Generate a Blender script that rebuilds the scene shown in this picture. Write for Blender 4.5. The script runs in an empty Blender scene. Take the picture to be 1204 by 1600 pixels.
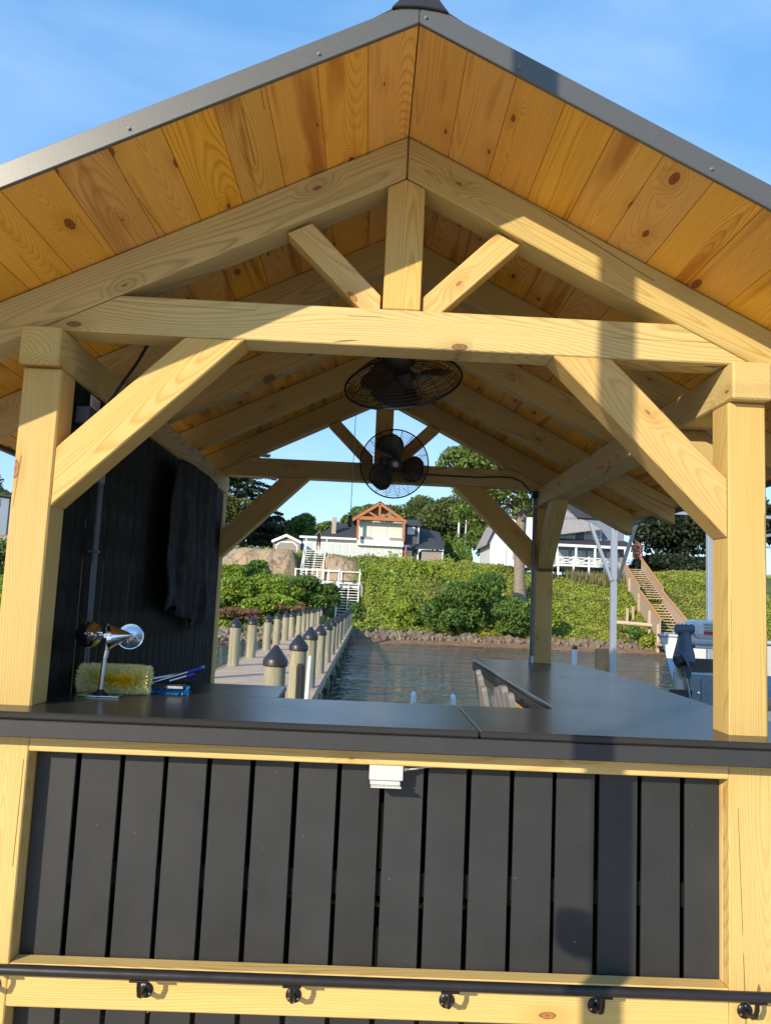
import bpy, bmesh, math, random
import numpy as np
from mathutils import Vector, Matrix
R = math.radians
V = Vector
random.seed(7); rng = np.random.default_rng(7)
scn = bpy.context.scene
col = scn.collection

# ---------------------------------------------------------------- camera
CAM = V((-0.0795, -2.8572, 0.4121)); PITCH, YAW, ROLL, FPX = 0.1125, 0.0192, 0.0449, 1245.1
cf = V((math.sin(YAW)*math.cos(PITCH), math.cos(YAW)*math.cos(PITCH), math.sin(PITCH)))
cr0 = V((math.cos(YAW), -math.sin(YAW), 0)); cu0 = cr0.cross(cf)
cr = math.cos(ROLL)*cr0 + math.sin(ROLL)*cu0; cu = -math.sin(ROLL)*cr0 + math.cos(ROLL)*cu0
cd = bpy.data.cameras.new('camera'); cam = bpy.data.objects.new('camera', cd); col.objects.link(cam)
cam.matrix_world = Matrix((( cr.x, cu.x, -cf.x, CAM.x), (cr.y, cu.y, -cf.y, CAM.y), (cr.z, cu.z, -cf.z, CAM.z), (0, 0, 0, 1)))
cd.sensor_fit = 'VERTICAL'; cd.sensor_height = 24.0; cd.lens = FPX/1600*24.0
cd.clip_start = 0.05; cd.clip_end = 6000
scn.camera = cam
def at(px, py, Y):
    "point of the survey: photo pixel at depth plane y = Y"
    v = cf + (px-602)/FPX*cr - (py-800)/FPX*cu
    return CAM + v*((Y-CAM.y)/v.y)

# ---------------------------------------------------------------- sky, sun, exposure
TO_SUN = V((-0.741, -1.0, 0.488)).normalized()
ELEV = math.asin(TO_SUN.z); AZ = math.atan2(TO_SUN.x, TO_SUN.y)
w = bpy.data.worlds.new('World'); scn.world = w; w.use_nodes = True
nt = w.node_tree; N = nt.nodes; Lk = nt.links; N.clear()
sky = N.new('ShaderNodeTexSky'); sky.sky_type = 'NISHITA'; sky.sun_disc = False
sky.sun_elevation = ELEV; sky.sun_rotation = AZ; sky.altitude = 0; sky.air_density = 1.0; sky.dust_density = 0.0; sky.ozone_density = 2.2
tcw = N.new('ShaderNodeTexCoord'); mpw = N.new('ShaderNodeMapping'); mpw.inputs['Scale'].default_value = (1.3, 1.3, 3.4); mpw.inputs['Location'].default_value = (0.4, 0.3, 0.1)
cn = N.new('ShaderNodeTexNoise'); cn.inputs['Scale'].default_value = 1.5; cn.inputs['Detail'].default_value = 5; cn.inputs['Roughness'].default_value = 0.48; cn.inputs['Distortion'].default_value = 0.7
crp = N.new('ShaderNodeMapRange'); crp.inputs[1].default_value = 0.44; crp.inputs[2].default_value = 0.80; crp.inputs[3].default_value = 0.0; crp.inputs[4].default_value = 0.55
cmx = N.new('ShaderNodeMix'); cmx.data_type = 'RGBA'; cmx.inputs[7].default_value = (2.9, 3.7, 4.9, 1)
gmx = N.new('ShaderNodeGamma'); gmx.inputs[1].default_value = 0.8
veil = N.new('ShaderNodeMix'); veil.data_type = 'RGBA'; veil.inputs[0].default_value = 0.38; veil.inputs[7].default_value = (0.30, 2.05, 4.9, 1)   # thin blue haze over the whole dome
bg = N.new('ShaderNodeBackground'); bg.inputs['Strength'].default_value = 0.15
wo = N.new('ShaderNodeOutputWorld')
Lk.new(tcw.outputs['Generated'], mpw.inputs['Vector']); Lk.new(mpw.outputs['Vector'], cn.inputs['Vector'])
Lk.new(cn.outputs['Fac'], crp.inputs[0]); Lk.new(crp.outputs[0], cmx.inputs[0]); Lk.new(sky.outputs['Color'], gmx.inputs[0]); Lk.new(gmx.outputs[0], veil.inputs[6]); Lk.new(veil.outputs[2], cmx.inputs[6])
Lk.new(cmx.outputs[2], bg.inputs['Color']); Lk.new(bg.outputs[0], wo.inputs[0])
sd = bpy.data.lights.new('sun', 'SUN'); sd.energy = 3.0; sd.angle = R(0.53); sd.color = (1.0, 0.86, 0.66)
so = bpy.data.objects.new('sun', sd); col.objects.link(so); so.location = (-8, -12, 9)
so.rotation_euler = (-TO_SUN).to_track_quat('-Z', 'Y').to_euler()
scn.view_settings.view_transform = 'Standard'; scn.view_settings.look = 'None'; scn.view_settings.gamma = 1
scn.view_settings.use_curve_mapping = False; scn.view_settings.exposure = 0.92
scn.render.engine = 'CYCLES'
scn.render.resolution_x = 770; scn.render.resolution_y = 1024

# ---------------------------------------------------------------- material helpers
class NT:
    def __init__(s, name):
        s.m = bpy.data.materials.new(name); s.m.use_nodes = True
        s.t = s.m.node_tree; s.n = s.t.nodes; s.l = s.t.links
        s.b = s.n['Principled BSDF']
    def node(s, t, **kw):
        x = s.n.new(t)
        for k, v in kw.items(): setattr(x, k, v)
        return x
    def put(s, sock, v):
        if isinstance(v, bpy.types.NodeSocket): s.l.new(v, sock)
        elif v is not None: sock.default_value = v
    def math(s, op, a, b=None, c=None):
        x = s.node('ShaderNodeMath', operation=op); s.put(x.inputs[0], a); s.put(x.inputs[1], b)
        if c is not None: s.put(x.inputs[2], c)
        return x.outputs[0]
    def vmath(s, op, a, b=None):
        x = s.node('ShaderNodeVectorMath', operation=op); s.put(x.inputs[0], a); s.put(x.inputs[1], b)
        return x.outputs[0]
    def noise(s, vec, scale, detail=3, rough=0.5, dist=0.0):
        x = s.node('ShaderNodeTexNoise'); s.put(x.inputs['Vector'], vec)
        x.inputs['Scale'].default_value = scale; x.inputs['Detail'].default_value = detail; x.inputs['Roughness'].default_value = rough; x.inputs['Distortion'].default_value = dist
        return x.outputs['Fac']
    def ramp(s, f, stops):
        x = s.node('ShaderNodeValToRGB'); e = x.color_ramp.elements
        while len(e) < len(stops): e.new(0.5)
        for i, (p, c) in enumerate(stops):
            e[i].position = p; e[i].color = (*c, 1) if len(c) == 3 else c
        s.put(x.inputs[0], f); return x.outputs[0]
    def mix(s, f, a, b, blend='MIX'):
        x = s.node('ShaderNodeMix', data_type='RGBA', blend_type=blend)
        s.put(x.inputs[0], f); s.put(x.inputs[6], a if isinstance(a, bpy.types.NodeSocket) else (*a, 1)); s.put(x.inputs[7], b if isinstance(b, bpy.types.NodeSocket) else (*b, 1))
        return x.outputs[2]
    def rng(s, f, a, b, c, d):
        x = s.node('ShaderNodeMapRange'); s.put(x.inputs[0], f)
        for i, v in enumerate((a, b, c, d)): x.inputs[i+1].default_value = v
        return x.outputs[0]
    def obj(s): return s.node('ShaderNodeTexCoord').outputs['Object']
    def pos(s): return s.node('ShaderNodeNewGeometry').outputs['Position']
    def rand(s): return s.node('ShaderNodeObjectInfo').outputs['Random']
    def bump(s, h, strength, dist):
        x = s.node('ShaderNodeBump'); x.inputs['Strength'].default_value = strength; x.inputs['Distance'].default_value = dist
        s.put(x.inputs['Height'], h); s.l.new(x.outputs[0], s.b.inputs['Normal'])
    def set(s, color=None, rough=None, metal=None, spec=None):
        if color is not None: s.put(s.b.inputs['Base Color'], color if isinstance(color, bpy.types.NodeSocket) else (*color, 1))
        if rough is not None: s.put(s.b.inputs['Roughness'], rough)
        if metal is not None: s.put(s.b.inputs['Metallic'], metal)
        if spec is not None: s.put(s.b.inputs['Specular IOR Level'], spec)
        return s.m

def wood(name, light, dark, knot, heart, ring=0.011, grain=0.75, knots=1.0, heart_amt=0.35, rough=0.6, soft=0.0):
    q = NT(name); r = q.rand()
    off = q.node('ShaderNodeCombineXYZ'); q.put(off.inputs[0], q.math('MULTIPLY', r, 37.0)); q.put(off.inputs[1], q.math('MULTIPLY', r, 11.3)); q.put(off.inputs[2], q.math('MULTIPLY', r, 23.7))
    o = q.obj(); p = q.vmath('ADD', o, off.outputs[0])
    # knots: sparse cells drawn out along the grain
    kp = q.vmath('MULTIPLY', p, (2.4, 6.0, 1.0))
    vo = q.node('ShaderNodeTexVoronoi', feature='F1', distance='EUCLIDEAN', voronoi_dimensions='2D'); q.put(vo.inputs['Vector'], kp); vo.inputs['Scale'].default_value = 1.0
    kd = vo.outputs['Distance']; kc = q.node('ShaderNodeSeparateColor'); q.l.new(vo.outputs['Color'], kc.inputs[0])
    has = q.math('GREATER_THAN', kc.outputs[0], 1.0-0.6*knots)
    rad = q.math('ADD', q.math('MULTIPLY', q.math('POWER', kc.outputs[1], 2.0), 0.075), 0.022)
    wob = q.math('MULTIPLY', q.math('SUBTRACT', q.noise(p, 90, 2), 0.5), 0.05)
    kk = q.math('MULTIPLY', q.math('LESS_THAN', q.math('ADD', kd, wob), rad), has)
    halo = q.math('MULTIPLY', q.math('MULTIPLY', q.rng(q.math('SUBTRACT', kd, rad), 0.0, 0.22, 1.0, 0.0), has), 1.0)
    # growth rings round an off-centre pith, warped by slow noise and by the knots
    sx = q.node('ShaderNodeSeparateXYZ'); q.put(sx.inputs[0], o)
    pm = q.vmath('MULTIPLY', p, (0.30, 1.5, 1.5))
    warp = q.math('MULTIPLY', q.math('SUBTRACT', q.noise(pm, 1.6, 1.0, 0.4), 0.5), 0.34)
    warp2 = q.math('MULTIPLY', q.math('SUBTRACT', q.noise(q.vmath('MULTIPLY', p, (0.9, 6, 6)), 2.0, 2), 0.5), 0.012)
    r2 = q.math('FRACT', q.math('MULTIPLY', r, 7.31)); r3 = q.math('FRACT', q.math('MULTIPLY', r, 17.77))
    cy = q.math('ADD', sx.outputs[1], q.math('MULTIPLY', q.math('SUBTRACT', r2, 0.5), 0.16))
    cz = q.math('ADD', sx.outputs[2], q.math('MULTIPLY', q.math('SUBTRACT', r3, 0.5), 0.22))
    rr = q.math('SQRT', q.math('ADD', q.math('MULTIPLY', cy, cy), q.math('MULTIPLY', cz, cz)))
    rr = q.math('ADD', q.math('ADD', q.math('ADD', rr, warp), warp2), q.math('MULTIPLY', halo, 0.022))
    fr = q.math('FRACT', q.math('DIVIDE', rr, ring))
    late = q.ramp(fr, [(0.0, (0.35, 0.35, 0.35)), (0.10, (0, 0, 0)), (0.55, (0.10, 0.10, 0.10)), (0.88, (1, 1, 1)), (1.0, (0.35, 0.35, 0.35))])
    fib = q.noise(q.vmath('MULTIPLY', p, (3.0, 190, 190)), 1.0, 2, 0.6)
    big = q.noise(q.vmath('MULTIPLY', p, (0.9, 7, 7)), 1.0, 3, 0.55)
    gf = q.math('MULTIPLY', q.math('MULTIPLY', late, grain), q.rng(big, 0.3, 0.7, 0.35, 1.0))
    c = q.mix(gf, light, dark)
    hz = q.math('MULTIPLY', q.rng(q.noise(q.vmath('MULTIPLY', p, (0.7, 9, 9)), 1.3, 2, 0.5, 0.4), 0.56, 0.70, 0.0, 1.0), heart_amt)
    c = q.mix(hz, c, heart)
    c = q.mix(q.math('MULTIPLY', halo, 0.45), c, dark)
    hv = q.node('ShaderNodeHueSaturation'); q.put(hv.inputs['Color'], c)
    q.put(hv.inputs['Value'], q.math('MULTIPLY', q.rng(r2, 0, 1, 0.86, 1.10), q.rng(fib, 0.25, 0.75, 0.9, 1.08)))
    q.put(hv.inputs['Saturation'], q.rng(r3, 0, 1, 0.95, 1.06)); q.put(hv.inputs['Hue'], q.rng(r, 0, 1, 0.497, 0.504))
    kt = q.math('ADD', q.math('DIVIDE', kd, rad), q.math('MULTIPLY', q.math('SUBTRACT', q.noise(p, 140, 3, .6), .5), .5))
    kcol = q.ramp(kt, [(0.0, tuple(x*.7 for x in knot)), (0.25, tuple(x*2.2 for x in knot)), (0.6, tuple(x*2.8 for x in knot)), (0.86, tuple(x*.8 for x in knot)), (1.0, tuple(x*1.3 for x in knot))])
    c = q.mix(q.math('MULTIPLY', q.rng(kt, 0.85, 1.05, 1.0, 0.0), q.math('MULTIPLY', has, .92)), hv.outputs[0], kcol)
    ck = q.noise(q.vmath('MULTIPLY', p, (0.35, 7, 7)), 1.0, 1, .3); cg = q.noise(q.vmath('MULTIPLY', p, (0.8, 2, 2)), 1.7, 1)
    crack = q.math('MULTIPLY', q.math('LESS_THAN', q.math('ABSOLUTE', q.math('SUBTRACT', ck, 0.5)), 0.0035), q.math('GREATER_THAN', cg, 0.57))
    c = q.mix(q.math('MULTIPLY', crack, .75), c, tuple(x*.6 for x in knot))
    q.bump(q.math('ADD', q.math('MULTIPLY', late, 0.35), fib), 0.35, 0.0012)
    return q.set(c, rough, spec=0.35)
def plain(name, c, rough=0.5, metal=0.0, var=0.15, nscale=9.0, bump=0.0, bscale=200.0, spec=0.5):
    q = NT(name); p = q.obj(); n = q.noise(p, nscale, 4, 0.6)
    k = q.rng(n, 0.25, 0.75, 1-var, 1+var)
    x = q.node('ShaderNodeVectorMath', operation='SCALE'); x.inputs[0].default_value = c; q.put(x.inputs['Scale'], k)
    if bump: q.bump(q.noise(p, bscale, 3), bump, 0.001)
    q.put(q.b.inputs['Base Color'], x.outputs[0])
    return q.set(None, q.rng(q.noise(p, nscale*2.3, 3), 0.3, 0.7, rough*0.85, min(1, rough*1.15)), metal, spec)
def leafy(name, cols, transl=0.3, rough=0.55):
    q = NT(name); isl = q.node('ShaderNodeNewGeometry').outputs['Random Per Island']
    n = len(cols); c = q.ramp(isl, [(i/(n-1), k) for i, k in enumerate(cols)])
    nv = q.noise(q.obj(), 0.9, 3); hv = q.node('ShaderNodeHueSaturation'); q.put(hv.inputs['Color'], c); q.put(hv.inputs['Value'], q.rng(nv, 0.3, 0.7, 0.72, 1.25)); q.put(hv.inputs['Hue'], q.rng(q.noise(q.obj(), 0.37, 2), 0.3, 0.7, 0.488, 0.51))
    q.set(hv.outputs[0], rough, spec=0.3)
    tr = q.node('ShaderNodeBsdfTranslucent'); q.l.new(hv.outputs[0], tr.inputs[0]); mx = q.node('ShaderNodeMixShader'); mx.inputs[0].default_value = transl
    q.l.new(q.b.outputs[0], mx.inputs[1]); q.l.new(tr.outputs[0], mx.inputs[2]); q.l.new(mx.outputs[0], q.n['Material Output'].inputs[0])
    return q.m

M = {}
M['pine'] = wood('pine_timber', (0.69, 0.485, 0.185), (0.44, 0.265, 0.06), (0.16, 0.06, 0.02), (0.66, 0.40, 0.11), ring=0.009, grain=0.75, knots=0.7, heart_amt=0.3)
M['green'] = wood('treated_pine', (0.60, 0.455, 0.19), (0.33, 0.23, 0.065), (0.10, 0.045, 0.018), (0.50, 0.41, 0.17), ring=0.007, grain=0.85, knots=0.95, heart_amt=0.4)
M['soffit'] = wood('soffit_pine', (0.88, 0.48, 0.095), (0.58, 0.235, 0.03), (0.10, 0.025, 0.008), (0.44, 0.145, 0.018), ring=0.0055, grain=0.85, knots=1.15, heart_amt=0.8, rough=0.5)
M['stair_wood'] = wood('stair_boards', (0.52, 0.40, 0.30), (0.42, 0.31, 0.22), (0.2, 0.1, 0.05), (0.46, 0.34, 0.25), grain=0.4, knots=0.4)
M['rail_wood'] = wood('rail_cap', (0.52, 0.25, 0.08), (0.36, 0.15, 0.04), (0.2, 0.08, 0.03), (0.4, 0.2, 0.06), grain=0.5)
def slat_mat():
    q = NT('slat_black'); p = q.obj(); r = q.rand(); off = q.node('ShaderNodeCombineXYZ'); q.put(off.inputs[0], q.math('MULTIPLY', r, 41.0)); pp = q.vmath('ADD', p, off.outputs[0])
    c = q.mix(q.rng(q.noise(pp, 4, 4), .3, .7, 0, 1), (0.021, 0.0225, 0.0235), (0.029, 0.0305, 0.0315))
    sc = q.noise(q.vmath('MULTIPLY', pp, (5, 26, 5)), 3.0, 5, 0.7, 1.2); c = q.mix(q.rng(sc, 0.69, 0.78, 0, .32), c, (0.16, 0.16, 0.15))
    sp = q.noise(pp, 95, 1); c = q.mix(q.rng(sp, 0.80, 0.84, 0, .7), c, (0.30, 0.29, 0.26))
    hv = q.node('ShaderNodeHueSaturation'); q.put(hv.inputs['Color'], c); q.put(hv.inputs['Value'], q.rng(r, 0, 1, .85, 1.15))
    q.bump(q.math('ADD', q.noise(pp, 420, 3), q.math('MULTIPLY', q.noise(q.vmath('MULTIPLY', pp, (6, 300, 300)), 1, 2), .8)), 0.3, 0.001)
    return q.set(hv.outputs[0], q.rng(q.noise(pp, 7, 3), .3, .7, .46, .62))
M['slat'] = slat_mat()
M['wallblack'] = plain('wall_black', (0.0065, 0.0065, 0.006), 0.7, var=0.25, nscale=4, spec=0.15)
M['cloth'] = plain('cover_cloth', (0.004, 0.004, 0.005), 0.9, var=0.2, nscale=6)
M['apron'] = plain('counter_apron', (0.031, 0.032, 0.033), 0.55, var=0.08, bump=0.3, bscale=500)
def counter_mat():
    q = NT('counter_top'); p = q.pos()
    n = q.noise(p, 2.2, 3); sm = q.noise(q.vmath('MULTIPLY', p, (3, 9, 3)), 4, 6, 0.7, 1.0); sp = q.noise(p, 160, 2)
    c = q.mix(q.rng(n, .3, .7, 0, 1), (0.028, 0.0275, 0.027), (0.035, 0.034, 0.032))
    c = q.mix(q.rng(sm, 0.70, 0.78, 0, 0.05), c, (0.22, 0.21, 0.19))
    c = q.mix(q.rng(sp, 0.77, 0.82, 0, 0.3), c, (0.3, 0.28, 0.25))
    return q.set(c, q.rng(n, .3, .7, .24, .28), spec=0.28)
M['counter'] = counter_mat()
def fascia_mat():
    q = NT('fascia_metal'); p = q.obj(); fl = q.noise(p, 900, 1)
    c = q.mix(q.rng(fl, 0.55, 0.75, 0, 1), (0.105, 0.105, 0.100), (0.22, 0.22, 0.21))
    return q.set(c, 0.42, 0.35)
M['fascia'] = fascia_mat()
M['roof'] = plain('roof_metal', (0.05, 0.05, 0.05), 0.45, 0.4)
M['blackmetal'] = plain('black_metal', (0.012, 0.012, 0.013), 0.35, 0.3)
M['railmetal'] = plain('rail_bronze', (0.026, 0.023, 0.023), 0.33, 0.25, var=0.1)
M['blackplastic'] = plain('black_plastic', (0.016, 0.016, 0.018), 0.4)
M['cap'] = plain('pile_cap', (0.022, 0.021, 0.024), 0.42, var=0.1)
M['chrome'] = plain('chrome', (0.82, 0.83, 0.85), 0.09, 1.0, var=0.03)
M['steel'] = plain('steel', (0.55, 0.56, 0.58), 0.35, 1.0, var=0.1)
M['alu'] = plain('aluminium', (0.46, 0.48, 0.51), 0.42, 0.6, var=0.06)
M['greypvc'] = plain('grey_conduit', (0.17, 0.19, 0.21), 0.45)
M['darkpvc'] = plain('dark_conduit', (0.06, 0.075, 0.09), 0.45)
M['lightgrey'] = plain('light_grey_box', (0.62, 0.62, 0.59), 0.45, var=0.04)
M['white'] = plain('white_paint', (0.78, 0.78, 0.76), 0.5, var=0.06)
M['paper'] = plain('paper', (0.72, 0.71, 0.68), 0.8, var=0.05)
M['ink'] = plain('ink', (0.03, 0.03, 0.03), 0.7)
M['red'] = plain('red_band', (0.45, 0.03, 0.04), 0.5)
M['bladegrey'] = plain('fan_blade', (0.07, 0.068, 0.065), 0.4, 0.5)
M['chairgrey'] = plain('chair_grey', (0.22, 0.22, 0.22), 0.6, var=0.08)
M['pierboard'] = plain('pier_boards', (0.50, 0.36, 0.24), 0.8, var=0.2, nscale=2)
M['deckboard'] = plain('deck_boards', (0.58, 0.46, 0.34), 0.75, var=0.2, nscale=3)
def pile_mat():
    q = NT('pile_wood'); p = q.obj(); r = q.rand()
    off = q.node('ShaderNodeCombineXYZ'); q.put(off.inputs[0], q.math('MULTIPLY', r, 19.0)); q.put(off.inputs[2], q.math('MULTIPLY', r, 31.0))
    pp = q.vmath('ADD', p, off.outputs[0])
    n = q.noise(q.vmath('MULTIPLY', pp, (22, 22, 1.3)), 1.0, 5, 0.65, 0.6); b = q.noise(pp, 2.0, 3)
    c = q.ramp(n, [(0.30, (0.10, 0.085, 0.05)), (0.42, (0.25, 0.215, 0.13)), (0.55, (0.34, 0.30, 0.19)), (0.70, (0.44, 0.40, 0.28))])
    c = q.mix(q.rng(b, .4, .65, 0, .55), c, (0.27, 0.28, 0.22))
    sz = q.node('ShaderNodeSeparateXYZ'); q.put(sz.inputs[0], q.pos())
    wet = q.rng(q.math('ADD', sz.outputs[2], q.math('MULTIPLY', b, 0.3)), -1.9, -1.45, 1, 0)
    c = q.mix(wet, c, (0.05, 0.06, 0.035))
    q.bump(n, 0.6, 0.01)
    return q.set(c, 0.8)
M['pile'] = pile_mat()
M['oldpile'] = plain('old_pile', (0.045, 0.042, 0.03), 0.9, var=0.5, nscale=16, bump=0.8, bscale=40)
M['bark'] = plain('bark', (0.24, 0.19, 0.15), 0.9, var=0.4, nscale=5, bump=1.0, bscale=9)
M['barkdark'] = plain('bark_dark', (0.09, 0.07, 0.055), 0.9, var=0.4, nscale=5)
M['yellowbr'] = leafy('yellow_bristle', [(0.92, 0.84, 0.46), (0.94, 0.86, 0.42), (0.95, 0.88, 0.58), (0.92, 0.78, 0.26)], 0.3)
M['yellowcore'] = leafy('yellow_core', [(0.92, 0.62, 0.015), (0.95, 0.70, 0.04)], 0.2)
M['bluebr'] = leafy('blue_bristle', [(0.02, 0.16, 0.42), (0.04, 0.28, 0.60), (0.10, 0.40, 0.65)], 0.15)
M['blueplastic'] = plain('blue_plastic', (0.02, 0.035, 0.22), 0.4)

# ---------------------------------------------------------------- object helpers
def tag(o, label=None, cat=None, group=None, kind=None):
    if label: o['label'] = label
    if cat: o['category'] = cat
    if group: o['group'] = group
    if kind: o['kind'] = kind
    return o
def thing(name, label, cat, loc=(0, 0, 0), group=None, rot=None):
    o = bpy.data.objects.new(name, None); col.objects.link(o); o.location = loc
    if rot: o.rotation_euler = rot
    o.empty_display_size = 0.1
    return tag(o, label, cat, group)
def link(name, me, mat=None, parent=None, local=False):
    o = bpy.data.objects.new(name, me); col.objects.link(o)
    if mat is not None: me.materials.append(M[mat] if isinstance(mat, str) else mat)
    if parent is not None:
        o.parent = parent
        if not local:
            T = Matrix.Translation(parent.location)
            pp = parent.parent
            if pp is None: o.matrix_parent_inverse = T.inverted()
            else: o.matrix_parent_inverse = (pp.matrix_basis @ parent.matrix_parent_inverse @ parent.matrix_basis).inverted()
    return o
def from_bm(name, bm, mat, parent=None, local=False, smooth=False, keep=False):
    me = bpy.data.meshes.new(name); bm.normal_update(); bm.to_mesh(me)
    if not keep: bm.free()
    if smooth:
        for p in me.polygons: p.use_smooth = True
        try: me.set_sharp_from_angle(angle=R(40))
        except Exception: pass
    return link(name, me, mat, parent, local)
def prism(name, poly, ext, grain, mat, parent=None, bevel=0.003):
    "solid with a flat outline, thickness ext, its own axis X along the grain"
    poly = [V(p) for p in poly]; ext = V(ext); ex = V(grain).normalized(); ez = ext - ex*ext.dot(ex); e1 = poly[1]-poly[0]; ez = ez if ez.length > 1e-4 else e1 - ex*e1.dot(ex); ez.normalize(); ey = ez.cross(ex)
    c = sum(poly, V((0, 0, 0)))/len(poly) + ext/2
    Mx = Matrix(((ex.x, ey.x, ez.x, c.x), (ex.y, ey.y, ez.y, c.y), (ex.z, ey.z, ez.z, c.z), (0, 0, 0, 1))); Mi = Mx.inverted()
    bm = bmesh.new(); a = [bm.verts.new(Mi @ p) for p in poly]; b = [bm.verts.new(Mi @ (p+ext)) for p in poly]; n = len(poly)
    bm.faces.new(a); bm.faces.new(b[::-1])
    for i in range(n): bm.faces.new((a[i], b[i], b[(i+1) % n], a[(i+1) % n]))
    bmesh.ops.recalc_face_normals(bm, faces=bm.faces)
    if bevel: bmesh.ops.bevel(bm, geom=list(bm.edges), offset=bevel, segments=1, affect='EDGES', profile=0.5)
    o = from_bm(name, bm, mat, parent)
    o.matrix_basis = Mx
    return o
def beam(name, A, B, wdt, hgt, mat, parent=None, side=None, bevel=0.003):
    "straight bar from A to B (centre line); wdt along 'side', hgt across"
    A = V(A); B = V(B); d = (B-A).normalized()
    s = V(side) if side else d.cross(V((0, 0, 1)))
    if s.length < 1e-4: s = V((1, 0, 0))
    s = (s - d*s.dot(d)).normalized(); u = s.cross(d)
    return prism(name, [A-s*wdt/2-u*hgt/2, B-s*wdt/2-u*hgt/2, B-s*wdt/2+u*hgt/2, A-s*wdt/2+u*hgt/2], s*wdt, d, mat, parent, bevel)
def abox(bm, x0, x1, y0, y1, z0, z1, bevel=0.0, M4=None):
    g = bmesh.ops.create_cube(bm, size=1.0)['verts']
    bmesh.ops.scale(bm, vec=(x1-x0, y1-y0, z1-z0), verts=g); bmesh.ops.translate(bm, vec=((x0+x1)/2, (y0+y1)/2, (z0+z1)/2), verts=g)
    if bevel:
        es = list({e for v in g for e in v.link_edges}); r = bmesh.ops.bevel(bm, geom=es, offset=bevel, segments=2, affect='EDGES', profile=0.5); g = list({v for f in r['faces'] for v in f.verts} | {v for v in g if v.is_valid})
    if M4 is not None: bmesh.ops.transform(bm, matrix=M4, verts=[v for v in g if v.is_valid])
    return g
def box(name, x0, x1, y0, y1, z0, z1, mat, parent=None, bevel=0.0, local=False):
    c = V(((x0+x1)/2, (y0+y1)/2, (z0+z1)/2)); bm = bmesh.new(); abox(bm, x0-c.x, x1-c.x, y0-c.y, y1-c.y, z0-c.z, z1-c.z, bevel)
    o = from_bm(name, bm, mat, parent, local); o.matrix_basis = Matrix.Translation(c); return o
def tube(bm, pts, r, n=8, closed=False, caps=True):
    pts = [V(p) for p in pts]; m = len(pts); rs = r if isinstance(r, (list, tuple)) else [r]*m; rings = []; pu = None
    for i, p in enumerate(pts):
        a = pts[(i-1) % m] if (closed or i > 0) else p; b = pts[(i+1) % m] if (closed or i < m-1) else p
        d = (b-a).normalized(); u = d.orthogonal().normalized() if pu is None else (pu - d*pu.dot(d)).normalized(); pu = u; s = d.cross(u)
        rings.append([bm.verts.new(p + (u*math.cos(t)+s*math.sin(t))*rs[i]) for t in [2*math.pi*k/n for k in range(n)]])
    for i in range(m if closed else m-1):
        a = rings[i]; b = rings[(i+1) % m]
        for k in range(n):
            try: bm.faces.new((a[k], a[(k+1) % n], b[(k+1) % n], b[k]))
            except ValueError: pass
    if caps and not closed:
        bm.faces.new(rings[0][::-1]); bm.faces.new(rings[-1])
    return rings
def tubeo(name, pts, r, mat, parent=None, n=8, closed=False, local=False):
    bm = bmesh.new(); tube(bm, pts, r, n, closed); return from_bm(name, bm, mat, parent, local, smooth=True)
def lathe(bm, prof, n=20, M4=None):
    rings = []
    for (r, z) in prof: rings.append([bm.verts.new((r*math.cos(2*math.pi*k/n), r*math.sin(2*math.pi*k/n), z)) for k in range(n)])
    for a, b in zip(rings, rings[1:]):
        for k in range(n): bm.faces.new((a[k], a[(k+1) % n], b[(k+1) % n], b[k]))
    if prof[0][0] > 1e-5: bm.faces.new(rings[0][::-1])
    if prof[-1][0] > 1e-5: bm.faces.new(rings[-1])
    vs = [v for q in rings for v in q]
    if M4 is not None: bmesh.ops.transform(bm, matrix=M4, verts=vs)
    return vs
def latheo(name, prof, mat, parent=None, n=20, M4=None, local=False):
    bm = bmesh.new(); lathe(bm, prof, n, M4); bmesh.ops.remove_doubles(bm, verts=bm.verts, dist=1e-5); return from_bm(name, bm, mat, parent, local, smooth=True)
def copy_tree(o, parent=None):
    c = o.copy(); col.objects.link(c)
    if parent is not None: c.parent = parent
    for ch in list(o.children): copy_tree(ch, c)
    return c
def quads(name, cen, tu, tv, mat, parent=None, local=False):
    "many small leaf faces: centres, half-axes u and v (n,3 arrays)"
    n = len(cen); vs = np.empty((n, 4, 3), np.float32)
    vs[:, 0] = cen-tu; vs[:, 1] = cen-tv*0.55; vs[:, 2] = cen+tu; vs[:, 3] = cen+tv*0.55
    me = bpy.data.meshes.new(name); me.vertices.add(n*4); me.vertices.foreach_set('co', vs.ravel())
    me.loops.add(n*4); me.loops.foreach_set('vertex_index', np.arange(n*4, dtype=np.int32)); me.polygons.add(n)
    me.polygons.foreach_set('loop_start', np.arange(0, n*4, 4, dtype=np.int32)); me.update(calc_edges=True)
    return link(name, me, mat, parent, local)
def unit(n):
    v = rng.normal(size=(n, 3)); return v/np.linalg.norm(v, axis=1, keepdims=True)

ORD = ['first', 'second', 'third', 'fourth', 'fifth', 'sixth', 'seventh', 'eighth', 'ninth', 'tenth', 'eleventh', 'twelfth', 'thirteenth', 'fourteenth', 'fifteenth', 'sixteenth', 'seventeenth', 'eighteenth', 'nineteenth', 'twentieth']

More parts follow.
